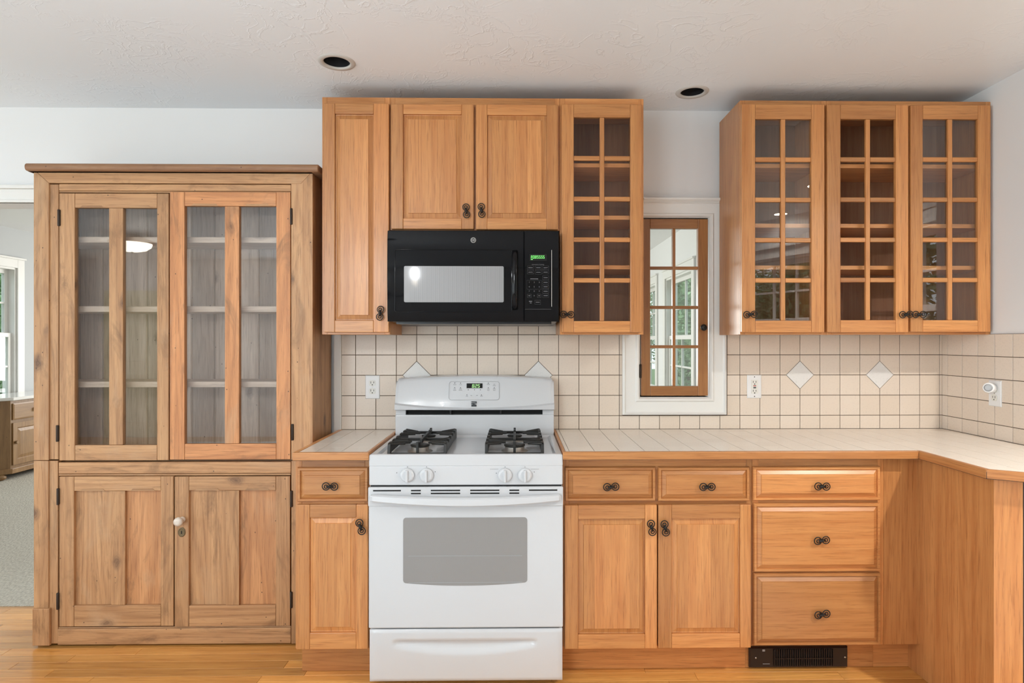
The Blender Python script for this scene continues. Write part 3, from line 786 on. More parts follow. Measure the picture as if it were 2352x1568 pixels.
d = glazed_door(c5, rect(2092, 241, 2276, 762, UD), rect(2120, 273, 2247, 735, UD), UD, 'pane_glass'); handle(d, 2112, 722, UD, 0)

# ------------------------------------------------------------------ base cabinets
BF, BD = 2.45, 2.43; CT = Z(986, 1000, YW - .009)    # face frame, door face, counter top level
CBOT = CT - 0.0305
def base_box(root, x0, x1, z0, stiles, rails):
    """carcass, face frame, toe kick"""
    b = MB(); t = 0.018
    b.box(x0, x0 + t, BF + 0.019, YW - 0.03, z0, CBOT, 'z'); b.box(x1 - t, x1, BF + 0.019, YW - 0.03, z0, CBOT, 'z')
    b.box(x0 + t, x1 - t, BF + 0.019, YW - 0.03, z0, z0 + t, 'x'); b.box(x0 + t, x1 - t, YW - 0.04, YW - 0.03, z0 + t, CBOT, 'z')
    b.build('carcass', HW, root)
    f = MB(); fw = 0.025
    f.box(x0, x0 + fw, BF, BF + 0.019, z0, CBOT, 'z'); f.box(x1 - fw, x1, BF, BF + 0.019, z0, CBOT, 'z')
    f.box(x0 + fw, x1 - fw, BF, BF + 0.019, CBOT - 0.05, CBOT, 'x'); f.box(x0 + fw, x1 - fw, BF, BF + 0.019, z0, z0 + 0.03, 'x')
    for r_ in rails: f.box(x0 + fw, x1 - fw, BF + 0.0005, BF + 0.019, r_ - 0.018, r_ + 0.018, 'x')
    for s_ in stiles: f.box(s_ - 0.018, s_ + 0.018, BF + 0.001, BF + 0.019, z0 + 0.03, CBOT - 0.05, 'z')
    f.build('face_frame', HW, root, bev=0.0012)
    k = MB(); k.box(x0, x1, BF + 0.075, BF + 0.095, 0.001, z0, 'x'); k.build('toe_kick', HW, root)
SX0, SX1 = X(848, 2.40), X(1292, 2.40)               # range sides
BZ0 = Z(1491, 1200, BD)
b1x0, b1x1 = X(679, BF), SX0 - 0.004
b1 = thing('base_cabinet', 'narrow honey wood base cabinet with one drawer over one door, left of the range', 'cabinet', ((b1x0 + b1x1) / 2, BF, 0))
base_box(b1, b1x0, b1x1, BZ0, [], [Z(1155, 760, BF)])
d = drawer_front(b1, rect(681, 1074, 844, 1153, BD), BD); handle(d, 758, 1117, BD, 2)
d = panel_door(b1, rect(680, 1159, 845, 1491, BD), rect(711, 1189, 818, 1453, BD), BD); handle(d, 828, 1210, BD, 74)
b2x0, b2x1, b3x1 = SX1 + 0.004, X(1728, BF), X(2030, BF)
b2 = thing('base_cabinet', 'wide honey wood base cabinet with two drawers over two panelled doors, right of the range', 'cabinet', ((b2x0 + b2x1) / 2, BF, 0))
base_box(b2, b2x0, b2x1 - e_, BZ0, [X(1510, BF)], [Z(1155, 1510, BF)])
d = drawer_front(b2, rect(1298, 1073, 1507, 1152, BD), BD); handle(d, 1404, 1118, BD, -3)
d = drawer_front(b2, rect(1513, 1073, 1724, 1152, BD), BD); handle(d, 1625, 1118, BD, 0)
d = panel_door(b2, rect(1297, 1160, 1509, 1490, BD), rect(1328, 1192, 1482, 1457, BD), BD); handle(d, 1497, 1212, BD, 80)
d = panel_door(b2, rect(1512, 1159, 1725, 1488, BD), rect(1543, 1191, 1700, 1455, BD), BD); handle(d, 1528, 1213, BD, 80)
b3 = thing('base_cabinet', 'honey wood base cabinet of three drawers above the dark toe-kick heater', 'cabinet', ((b2x1 + b3x1) / 2, BF, 0))
base_box(b3, b2x1, b3x1 - e_, BZ0, [], [Z(1153, 1880, BF), Z(1316, 1880, BF)])
d = drawer_front(b3, rect(1732, 1072, 2025, 1150, BD), BD); handle(d, 1889, 1117, BD, 2)
d = drawer_front(b3, rect(1733, 1157, 2025, 1314, BD), BD); handle(d, 1888, 1241, BD, -6)
d = drawer_front(b3, rect(1733, 1318, 2026, 1484, BD), BD); handle(d, 1889, 1411, BD, -9)
# corner run: filler panel, long side panel, canted end
PX_ = X(2113, BF)
PY = 2.068
b4 = thing('base_cabinet', 'plain honey wood corner base cabinet with flat panels and a canted end', 'cabinet', (PX_ + 0.2, BF - 0.2, 0))
f = MB(); f.box(b3x1, PX_ + 0.02, BF, BF + 0.018, BZ0, CBOT, 'z'); f.build('filler_panel', HW, b4)
k = MB(); k.box(b3x1, PX_, BF + 0.075, BF + 0.095, 0.001, BZ0, 'x'); k.build('toe_kick', HW, b4)
f = MB(); f.box(PX_, PX_ + 0.018, PY, BF + 0.095, 0.001, CBOT, 'z', t=0.35); f.build('side_panel', HW, b4)
cd = Vector((0.85, -0.527))
q = [(PX_, PY), (PX_ + cd.x * 0.078, PY + cd.y * 0.078)]
n_ = Vector((0.527, 0.85)) * 0.018
f = MB(); f.prism([q[0], q[1], (q[1][0] + n_.x, q[1][1] + n_.y), (q[0][0] + n_.x, q[0][1] + n_.y)], 'z', 0.001, CBOT, t=0.8); f.build('canted_panel', HW, b4)
q2 = (PX_ + cd.x * 0.40, PY + cd.y * 0.40)
f = MB(); f.prism([(q[1][0] + n_.x, q[1][1] + n_.y), (q2[0] + n_.x, q2[1] + n_.y), (q2[0] + 2 * n_.x, q2[1] + 2 * n_.y), (q[1][0] + 2 * n_.x, q[1][1] + 2 * n_.y)], 'z', 0.001, CBOT)
f.build('end_panel', 'black_plastic', b4, label='black end panel')
f = MB(); f.box(XR - 0.022, XR - 0.004, q2[1] + 0.05, BF + 0.4, 0.001, CBOT, 'z'); f.box(q2[0] + 0.02, XR - 0.022, q2[1] + 0.05, q2[1] + 0.068, 0.001, CBOT, 'z'); f.build('back_panel', HW, b4)

# ------------------------------------------------------------------ countertops
CF = 2.395; TRIM = 0.020; TH = 0.030
def counter_tiles(root, x0, x1, y0, y1, xg, yg, cuts=()):
    xs = sorted([x0] + [v for v in xg if x0 + 0.004 < v < x1 - 0.004] + [x1]); ys = sorted([y0] + [v for v in yg if y0 + 0.004 < v < y1 - 0.004] + [y1])
    for i in range(len(xs) - 1):
        for j in range(len(ys) - 1):
            poly = [(xs[i], ys[j]), (xs[i + 1], ys[j]), (xs[i + 1], ys[j + 1]), (xs[i], ys[j + 1])]
            for a, b, c_ in cuts: poly = clip(poly, a, b, c_)
            if len(poly) >= 3:
                poly = clip(clip(poly, 1, 0, xs[i + 1] - 0.0010), -1, 0, -(xs[i] + 0.0010))
                if len(poly) >= 3: tile(clip(poly, 0, 1, ys[j + 1] - 0.0003), 'z', CT - 0.008, CT, 'counter_tile', root, 0.0004)
lx0 = X(671, CF)
ct1 = thing('countertop', 'short cream tiled countertop with wooden edging, left of the range', 'countertop', ((lx0 + SX0) / 2, CF + 0.3, CBOT))
mb = MB(); mb.box(lx0 + 0.001, SX0 - 0.002, CF + 0.001, YW - 0.0095, CBOT, CT - 0.0075); mb.build('substrate', 'grout', ct1)
mb = MB(); mb.box(lx0, SX0 - 0.001, CF, CF + TRIM, CT - TH, CT + 0.0012, 'x'); mb.build('front_edging', HW, ct1, bev=0.003)
mb = MB(); mb.box(lx0, lx0 + 0.018, CF + TRIM, YW - 0.0095, CT - TH, CT + 0.0012, 'y'); mb.box(SX0 - 0.012, SX0 - 0.001, CF + TRIM, YW - 0.0095, CT - TH, CT + 0.0012, 'y'); mb.build('side_edging', HW, ct1, bev=0.002)
ygr = [YW - 0.0095 - TP * i for i in range(8)]
counter_tiles(ct1, lx0 + 0.018, SX0 - 0.012, CF + TRIM, YW - 0.0095, [c0 + TP * i for i in range(-8, 4)], ygr)
ct2 = thing('countertop', 'long L-shaped cream tiled countertop with wooden edging, running from range into the corner', 'countertop', (1.2, CF + 0.3, CBOT))
IX = X(2111, CF)                       # inner corner
KY = 2.05; KX = IX
cxr = XR - 0.0095
def canted(t_): return (KX + cd.x * t_, KY + cd.y * t_)
ce = canted(0.40)
mb = MB(); mb.prism([(SX1 + 0.002, CF + 0.001), (IX + 0.001, CF + 0.001), (KX + 0.001, KY), (ce[0], ce[1] + 0.002), (cxr, ce[1] + 0.002), (cxr, YW - 0.0095), (SX1 + 0.002, YW - 0.0095)], 'z', CBOT, CT - 0.0075); mb.build('substrate', 'grout', ct2)
mb = MB(); mb.box(SX1 + 0.001, IX + TRIM * 0, CF, CF + TRIM, CT - TH, CT + 0.0012, 'x'); mb.build('front_edging', HW, ct2, bev=0.003)
mb = MB(); mb.prism([(IX, CF + TRIM), (IX, KY), (IX + TRIM, KY + 0.004), (IX + TRIM, CF + TRIM)], 'z', CT - TH, CT + 0.0012, g='y', t=0.25); mb.build('return_edging', HW, ct2, bev=0.003)
p1 = (ce[0], ce[1]); nn = Vector((0.527, 0.85)) * TRIM
mb = MB(); mb.prism([(KX, KY), p1, (p1[0] + nn.x, p1[1] + nn.y), (KX + nn.x, KY + nn.y)], 'z', CT - TH, CT + 0.0012, g='x', t=0.3); mb.build('canted_edging', HW, ct2, bev=0.003)
mb = MB(); mb.box(SX1 + 0.001, SX1 + 0.013, CF + TRIM, YW - 0.0095, CT - TH, CT + 0.0012, 'y'); mb.build('side_edging', HW, ct2, bev=0.002)
mb = MB(); mb.box(ce[0] - 0.002, cxr + 0.004, ce[1] - 0.010, ce[1] + 0.008, CT - TH, CT + 0.0012, 'x'); mb.box(cxr - 0.006, cxr + 0.006, ce[1] + 0.008, 2.345, CT - TH, CT + 0.0012, 'y'); mb.build('end_edging', HW, ct2, bev=0.003)
xgr = [c0 + TP * i for i in range(0, 32)]
counter_tiles(ct2, SX1 + 0.013, cxr, CF + TRIM, YW - 0.0095, xgr, ygr)
counter_tiles(ct2, IX + TRIM, cxr, ce[1] + 0.01, CF + TRIM, xgr, [CF + TRIM - TP * i for i in range(8)], [(-0.527, -0.85, -(0.527 * KX + 0.85 * KY) - TRIM)])

# ------------------------------------------------------------------ toe-kick heater
hx0, hx1, hz0, hz1 = rect(1722, 1486, 1948, 1533, BF + 0.06)
hz0 = max(hz0, 0.003)
ht = thing('toe_kick_heater', 'dark brown metal toe-kick heater with louvred grille under the drawer cabinet', 'heater', ((hx0 + hx1) / 2, BF + 0.06, hz0))
yh = BF + 0.060
mb = MB(); mb.panel(hx0, hx1, hz0, hz1, [(0, yh + 0.014), (0, yh + 0.006), (0.004, yh)]); mb.build('faceplate', 'heater_brown_metal', ht)
gx0, gx1 = X(1778, yh), X(1912, yh)
mb = MB(); mb.box(gx0, gx1, yh - 0.0012, yh - 0.0002, hz0 + 0.010, hz1 - 0.006); mb.build('grille_recess', 'dark_void', ht)
for i in range(27):
    x = gx0 + (gx1 - gx0) * i / 26
    mb = MB(); mb.box(x - 0.0016, x + 0.0016, yh - 0.007, yh - 0.001, hz0 + 0.010, hz1 - 0.006); mb.build('louvre', 'heater_brown_metal', ht)
mb = MB(); mb.box(gx0, gx1, yh - 0.0085, yh - 0.006, (hz0 + hz1) / 2 - 0.0015, (hz0 + hz1) / 2 + 0.0015); mb.build('grille_bar', 'heater_brown_metal', ht)
for px in (1736, 1941):
    mb = MB(); mb.lathe([(0.0035, 0.0), (0.0035, -0.0015), (0.002, -0.002)], (X(px, yh), yh, (hz0 + hz1) / 2), 'y', 12); mb.build('screw', 'screw_metal', ht)
mb = MB(); mb.box(X(1751, yh), X(1757, yh), yh - 0.0006, yh + 0.001, hz1 - 0.016, hz1 - 0.008)
mb.box(X(1752, yh), X(1768, yh), yh - 0.0006, yh + 0.001, hz0 + 0.016, hz0 + 0.018); mb.build('marking', 'grey_print', ht)

# ------------------------------------------------------------------ gas range
RG = thing('gas_range', 'white freestanding gas range with black grates and grey oven window', 'range', ((SX0 + SX1) / 2, 2.7, 0.0))
EN = 'range_enamel'
RX = (SX0 + SX1) / 2; RB = YW - 0.012
YF = 2.40
zc = Z(1043, 1070, YF)                                  # cooktop front lip
zbot = Z(1562, 1070, 2.41)
mb = MB(); mb.box(SX0 + 0.002, SX1 - 0.002, YF + 0.045, RB - 0.02, 0.03, zc - 0.055); mb.build('body', EN, RG)
# cooktop pan: raised rim, sunken deck
z_d = zc - 0.010
prof = [(0, 0, zc - 0.046), (0, 0, zc - 0.004), (0.004, 0.003, zc), (0.026, 0.022, zc - 0.001), (0.036, 0.034, z_d)]
mb = MB(); yr = 2.90
lp = []
for ix, iy, z in prof: lp.append([(SX0 - 0.001 + ix, YF + iy, z), (SX1 + 0.001 - ix, YF + iy, z), (SX1 + 0.001 - ix, yr - iy * 0.5, z), (SX0 - 0.001 + ix, yr - iy * 0.5, z)])
mb.loops(lp, cap0=True); mb.build('cooktop', EN, RG, bev=0.003, seg=3)
# back guard
gx0, gx1 = X(908, 2.93), X(1270, 2.93)
zs0, zs1 = z_d, Z(951, 1090, 2.93)
mb = MB(); mb.box(SX0 + 0.002, SX1 - 0.002, 2.905, RB, zc - 0.06, zs1); mb.build('backsplash', EN, RG, bev=0.004, seg=3)
zv = Z(942, 1090, 2.93)
mb = MB(); mb.box(SX0 + 0.012, SX1 - 0.012, 2.935, RB, zs1, zv + 0.012); mb.build('vent_recess', 'dark_void', RG)
for a, b in ((SX0 + 0.003, X(933, 2.93)), (X(1246, 2.93), SX1 - 0.003)):
    mb = MB(); mb.box(a, b, 2.915, 2.94, zs1, zv + 0.006); mb.build('vent_end', EN, RG)
for px in (1035, 1150):
    mb = MB(); mb.box(X(px, 2.93) - 0.004, X(px, 2.93) + 0.004, 2.925, 2.94, zs1, zv + 0.01); mb.build('vent_rib', 'black_plastic', RG)
# hood of the guard: curved top outline, lower lip curved
N = 28
zt_c, zt_e = Z(862, 1090, 2.92), Z(870, 1090, 2.92); zb_ = Z(941, 1090, 2.92)
def top_at(f): return zt_e + (zt_c - zt_e) * (1 - (2 * f - 1) ** 2) if 0.012 < f < 0.988 else zt_e - 0.012
def hood_section(f):
    x = SX0 + 0.001 + (SX1 - SX0 - 0.002) * f; zt = top_at(f); bow = 0.012 * (1 - (2 * f - 1) ** 2)
    zl = zb_ + 0.009 + 0.022 * (2 * f - 1) ** 2
    return [(x, RB, zb_ + 0.002), (x, 2.938, zb_), (x, 2.905 - bow * 0.6, zb_ + 0.001), (x, 2.894 - bow, zb_ + 0.004), (x, 2.893 - bow, zl - 0.003), (x, 2.906 - bow, zl + 0.004), (x, 2.932 - bow, zt - 0.016), (x, 2.940 - bow, zt - 0.004), (x, 2.952, zt), (x, RB, zt)]
fs = [0, 0.006, 0.013, 0.025] + [i / N for i in range(1, N)] + [0.975, 0.987, 0.994, 1]
mb = MB(); mb.loops([hood_section(f) for f in sorted(set(fs))], cap0=True, cap1=True, sm=True); hood = mb.build('control_hood', EN, RG)
m2 = hood.modifiers.new('edge', 'EDGE_SPLIT'); m2.split_angle = R(40)
# control membrane on the hood (slopes with it)
def hood_y(z):                      # front surface near the middle
    za, zb2 = zb_ + 0.013, zt_c - 0.016
    f = (z - za) / (zb2 - za); return 2.894 + 0.026 * max(0, min(1, f))
HY0 = 2.905
def hp(px, py): return X(px, HY0), Z(py, px, HY0)
def slab(px0, py0, px1, py1, proud=0.001, m='grey_print', name='legend', parent=None):
    x0, z1 = hp(px0, py0); x1, z0 = hp(px1, py1)
    mb = MB(); mb.box(x0, x1, -proud, 0.002, z0, z1, mp=lambda a, b, c: (a, hood_y(c) + b, c)); return mb.build(name, m, parent or RG)
def rrect(x0, x1, z0, z1, r, n=5):
    pts = []
    for cx_, cz_, a0 in ((x1 - r, z1 - r, 0), (x0 + r, z1 - r, 90), (x0 + r, z0 + r, 180), (x1 - r, z0 + r, 270)):
        for i in range(n + 1):
            a = R(a0 + 90 * i / n); pts.append((cx_ + r * math.cos(a), cz_ + r * math.sin(a)))
    return pts
x0, z1 = hp(1031, 876); x1, z0 = hp(1147, 918)
mb = MB(); oo = rrect(x0, x1, z0, z1, 0.012); ii = rrect(x0 + 0.0012, x1 - 0.0012, z0 + 0.0012, z1 - 0.0012, 0.011)
mb.loops([[(a, hood_y(b) - 0.0012, b) for a, b in oo], [(a, hood_y(b) - 0.0018, b) for a, b in oo], [(a, hood_y(b) - 0.0018, b) for a, b in ii], [(a, hood_y(b) - 0.0008, b) for a, b in ii]], cap0=False, cap1=False)
mb.build('panel_outline', 'grey_lens', RG)
x0, z1 = hp(1034, 879); x1, z0 = hp(1144, 915)
dsp = slab(1071.5, 880.5, 1108, 891.2, 0.0022, 'dark_void', 'display')
mb = MB(); dx0, dz1 = hp(1071.5, 880.5); dx1, dz0 = hp(1108, 891.2)
for i, chh in enumerate('825'):
    seven_seg(mb, chh, X(1084.2 + 6.4 * i, HY0), Z(889.6, 1090, HY0), 0.0078, 0.0142, 0.0018, hood_y(dz0) - 0.0032, hood_y(dz0) - 0.0024, 0.15)
mb.build('digits', 'pale_green_display', dsp, label='green digits 825')
for px, py in ((1044, 879.6), (1057.5, 879.8), (1044, 890.2), (1057.5, 890.4), (1121.5, 880), (1121.5, 890.5), (1135, 890.5), (1075.5, 895), (1089.5, 895), (1103.5, 895), (1105.8, 906.8), (1072.5, 906.5)):
    slab(px - 0.8, py - 0.8, px + 0.8, py + 0.8, 0.0014, 'black_print', 'key_dot')
for px, py, wd in ((1044, 883.6, 3.4), (1057.5, 883.6, 3.0), (1044, 893.2, 2.6), (1044, 896.2, 3.4), (1057.5, 893.2, 3), (1057.5, 896.2, 4), (1121.5, 883, 3.4), (1135, 882.6, 2), (1135, 885.6, 3.2), (1121.5, 893.5, 2.8), (1121.5, 896.6, 2.6), (1135, 893.3, 3.2), (1135, 896.5, 2.8), (1072.5, 909.4, 2.6), (1105.8, 909.4, 2.8)):
    slab(px - wd, py - 0.55, px + wd, py + 0.55, 0.0011, 'grey_lens', 'key_legend')
for px, sgn in ((1082.5, -1), (1095.5, 1)):
    x, z = hp(px, 907.8); mb = MB(); yy = hood_y(z) - 0.0012
    for dx in (-1, 1): mb.tube([(x + dx * 0.0042, yy, z - sgn * 0.002), (x, yy, z + sgn * 0.002)], 0.0006, 4)
    mb.build('key_arrow', 'grey_print', RG)
# square dark maker's mark with swooping white bars
x0, z1 = hp(1083, 921.2); x1, z0 = hp(1094.8, 932.8)
mkh = z1 - z0; mkw = x1 - x0; yk = hood_y(z0) - 0.0012
mark = []
mb = MB()
def strip(fn0, fn1, a=0, b=1, n=8):
    lo = [(x0 + mkw * (a + (b - a) * i / n), z0 + mkh * fn0(a + (b - a) * i / n)) for i in range(n + 1)]
    hi = [(x0 + mkw * (a + (b - a) * i / n), z0 + mkh * fn1(a + (b - a) * i / n)) for i in range(n + 1)]
    mb.prism(lo + hi[::-1], 'y', yk - 0.0006, yk + 0.006)
strip(lambda f: 0.84, lambda f: 1.0)
strip(lambda f: 0.70, lambda f: 0.86, 0.94, 1.0, 1)
strip(lambda f: 0.56 - 0.10 * (1 - f) + 0.06 * f, lambda f: 0.68 + 0.03 * f, 0, 1)
strip(lambda f: 0.42 - 0.32 * (f - 0.35), lambda f: 0.52 - 0.30 * max(0, f - 0.45), 0.30, 1.0)
strip(lambda f: 0.0, lambda f: 0.34 - 0.06 * f - 0.20 * max(0, f - 0.3) + 0.08 * min(f, 0.3) / 0.3)
mb.build('emblem', 'black_print', RG, label='small square black emblem')
# front control panel with four knobs
zp1, zp0 = Z(1069, 1070, YF), Z(1114, 1070, YF)
mb = MB(); mb.box(SX0 - 0.001, SX1 + 0.001, YF, YF + 0.05, zp0, zp1); mb.build('control_panel', EN, RG, bev=0.005, seg=3)
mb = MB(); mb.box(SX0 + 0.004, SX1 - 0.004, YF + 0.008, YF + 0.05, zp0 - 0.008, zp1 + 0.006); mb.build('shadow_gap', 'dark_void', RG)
for px in (935, 979, 1160, 1206):
    x, z = X(px, YF - 0.01), Z(1092, px, YF - 0.01)
    mb = MB(); mb.lathe([(0.0275, 0.0), (0.0275, -0.006), (0.0265, -0.010), (0.020, -0.013), (0.018, -0.0135)], (x, YF, z), 'y', 32)
    kn = mb.build('knob', EN, RG)
    mb = MB(); mb.panel(x - 0.0055, x + 0.0055, z - 0.026, z + 0.022, [(0, YF - 0.010), (0.0005, YF - 0.020), (0.002, YF - 0.024)]); mb.build('grip', EN, kn, bev=0.0015)
    mb = MB(); mb.box(x - 0.0012, x + 0.0012, YF - 0.0006, YF + 0.001, z + 0.0305, z + 0.0330); mb.build('index_mark', 'black_print', RG)
for px, py in ((911.5, 1085.5), (999.5, 1083), (1140, 1086.3), (1227, 1083.5)):
    x, z = X(px, YF), Z(py, px, YF)
    mb = MB(); mb.box(x - 0.0014, x + 0.0014, YF - 0.0006, YF + 0.001, z - 0.0014, z + 0.0014); mb.build('burner_symbol', 'black_print', RG)
for px, wd in ((1135.5, 9.5), (1229, 9.5)):
    for k in range(6):
        xa_ = X(px - wd + k * wd / 3, YF)
        mb = MB(); z = Z(1077, px, YF); mb.box(xa_, xa_ + 0.0042, YF - 0.0005, YF + 0.001, z - 0.0010, z + 0.0010); mb.build('panel_legend', 'grey_print', RG)
# oven door
YD = 2.388
zd1, zd0 = Z(1119, 1070, YD), Z(1441, 1070, YD + 0.012)
zst = Z(1132, 1070, YD); zhb = Z(1163, 1070, YD)
mb = MB(); mb.box(SX0 - 0.002, SX1 + 0.002, YD + 0.010, YF + 0.045, zd0, zhb + 0.002); oven = mb.build('oven_door', EN, RG, bev=0.005, seg=3)
mb = MB(); mb.box(SX0 - 0.003, SX1 + 0.002, YD + 0.004, YF + 0.044, zhb, zd1); mb.build('door_top_trim', EN, oven, bev=0.004, seg=3)
ysl = YD + 0.004
for a, b, rws in ((857, 921, (0,)), (944, 966.5, (0, 1)), (989.5, 1057, (0, 1)), (1080, 1147, (0, 1)), (1170, 1192.5, (0, 1)), (1215, 1280, (0,))):
    for r_ in rws:
        z = Z(1125.8 + 6.7 * r_, 1070, ysl)
        mb = MB(); mb.box(X(a, ysl), X(b, ysl), ysl - 0.0008, ysl + 0.003, z - 0.0026, z + 0.0026); mb.build('vent_slot', 'dark_void', oven)
# handle: bowed bar, lower edge curved
zh1, zh0 = Z(1138, 1070, YD - 0.02), Z(1152, 1070, YD - 0.02)
def hsec(f):
    x = X(853, YD - .03) + (X(1285, YD - .03) - X(853, YD - .03)) * f; q_ = 1 - (2 * f - 1) ** 2
    yb = YD - 0.020 - 0.022 * q_; zlo = zh0 - 0.014 * q_; zhi = zh1 - 0.008 * q_ + 0.002
    return [(x, yb + 0.018, zlo + 0.002), (x, yb + 0.004, zlo), (x, yb, zlo + 0.004), (x, yb + 0.002, zhi - 0.004), (x, yb + 0.008, zhi), (x, yb + 0.022, zhi)]
mb = MB(); mb.loops([hsec(i / 24) for i in range(25)], cap0=True, cap1=True, sm=True); hb = mb.build('handle_bar', EN, oven); hb.modifiers.new('edge', 'EDGE_SPLIT').split_angle = R(45)
for px in (858, 1280):
    x = X(px, YD - 0.01); mb = MB(); mb.box(x - 0.014, x + 0.014, YD - 0.014, YD + 0.01, zh0, zh1); mb.build('handle_bracket', EN, oven, bev=0.003)
# window
wl, wr, wb, wt = rect(926, 1188, 1211, 1338, YD + .01)
def win_poly(ins=0.0):
    l, r, b, t_ = wl + ins, wr - ins, wb + ins, wt - ins; rr = 0.012; pts = []
    for cx_, cz_, a0 in ((r - rr, t_ - rr, 0), (l + rr, t_ - rr, 90), (l + rr, b + rr, 180)):
        for i in range(6): a = R(a0 + 18 * i); pts.append((cx_ + rr * math.cos(a), cz_ + rr * math.sin(a)))
    for i in range(1, 14): f = i / 14; pts.append((l + rr + (r - l - 2 * rr) * f, b - 0.011 * (1 - (2 * f - 1) ** 2)))
    for i in range(6): a = R(270 + 18 * i); pts.append((r - rr + rr * math.cos(a), b + rr + rr * math.sin(a)))
    return pts
mb = MB(); yw_ = YD + 0.010
mb.prism(win_poly(), 'y', yw_ - 0.0010, yw_ + 0.004); mb.build('oven_window', 'oven_window_screen', oven, label='grey dotted oven window glass')
for py in (1276, 1337):
    z = Z(py, 1070, yw_); mb = MB(); mb.box(wl + 0.02, wr - 0.02, yw_ - 0.0016, yw_ - 0.0008, z - 0.0009, z + 0.0009); mb.build('rack_line', 'grey_lens', oven)
# storage drawer with recessed grip
YD2 = YD + 0.014
dz1, dz0 = Z(1445, 1070, YD2), zbot
hx0_, hx1_, hzb, hzt = rect(903, 1471, 1231, 1502, YD2)
def drawer_grid():
    NX, NZ = 64, 26; mb = MB(); ks = []
    ux_ = [SX0 + (SX1 - SX0) * i / NX for i in range(NX + 1)]; uz_ = [dz0 + (dz1 - dz0) * j / NZ for j in range(NZ + 1)]
    g_ = []
    for x in ux_:
        for z in uz_:
            cxm = (hx0_ + hx1_) / 2; hw = (hx1_ - hx0_) / 2; f = (x - cxm) / hw
            dp = 0
            if abs(f) < 1:
                lo = hzb + (hzt - hzb) * 0.55 * f ** 2 if abs(f) < 0.9 else hzb + (hzt - hzb) * 0.5
                if z < hzt and z > lo:
                    e = min(1, (hzt - z) / 0.006) * min(1, (z - lo) / 0.026) * min(1, (1 - abs(f)) / 0.05); dp = 0.016 * e
            ed = min(x - SX0, SX1 - x, z - dz0, dz1 - z); rd = 0.006 * max(0, 1 - ed / 0.006) ** 2
            g_.append((x, YD2 + dp + rd, z))
    k = mb.add(g_)
    for i in range(NX):
        for j in range(NZ):
            a = k + i * (NZ + 1) + j; mb.fc((a, a + NZ + 1, a + NZ + 2, a + 1), 2, (0, 0), 0.5, True)
    mb.box(SX0, SX1, YD2 + 0.006, YD2 + 0.05, dz0, dz1)
    return mb
# the box behind sits clear of the grip recess
gm_ = drawer_grid(); 
mb = gm_; mb.v[-8:] = [(x, (y_ + 0.012 if y_ < YD2 + 0.03 else y_), z) for x, y_, z in mb.v[-8:]]
mb.build('storage_drawer', EN, RG)
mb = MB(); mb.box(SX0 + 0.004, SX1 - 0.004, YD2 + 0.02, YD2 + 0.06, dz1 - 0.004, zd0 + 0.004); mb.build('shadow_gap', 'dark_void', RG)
for px in (885, 1250):
    mb = MB(); x = X(px, 2.46); mb.lathe([(0.016, 0.0), (0.016, 0.006), (0.009, 0.010), (0.009, zbot + 0.03)], (x, 2.46, 0.0005), 'z', 16); mb.build('foot', 'black_plastic', RG)
for px in (885, 1250):
    mb = MB(); x = X(px, 2.46); mb.lathe([(0.016, 0.0), (0.016, 0.006), (0.009, 0.010), (0.009, zbot + 0.03)], (x, 2.90, 0.0005), 'z', 16); mb.build('foot', 'black_plastic', RG)
# burners
bl, br = X(975, 2.65), X(1182, 2.65)
BUR = [(bl, 2.53, 0.036), (bl, 2.78, 0.028), (br, 2.53, 0.040), (br, 2.78, 0.030)]
for x, y_, r_ in BUR:
    mb = MB(); mb.lathe([(r_ + 0.016, 0.0), (r_ + 0.014, 0.003), (r_, 0.005), (r_, 0.020), (r_ - 0.004, 0.022)], (x, y_, z_d - 0.001), 'z', 32); bu = mb.build('burner', 'burner_metal', RG)
    mb = MB(); mb.lathe([(r_ - 0.002, 0.0), (r_ + 0.003, 0.001), (r_ + 0.003, 0.006), (r_ - 0.006, 0.009)], (x, y_, z_d + 0.021), 'z', 32); mb.build('burner_cap', 'cast_iron', bu)
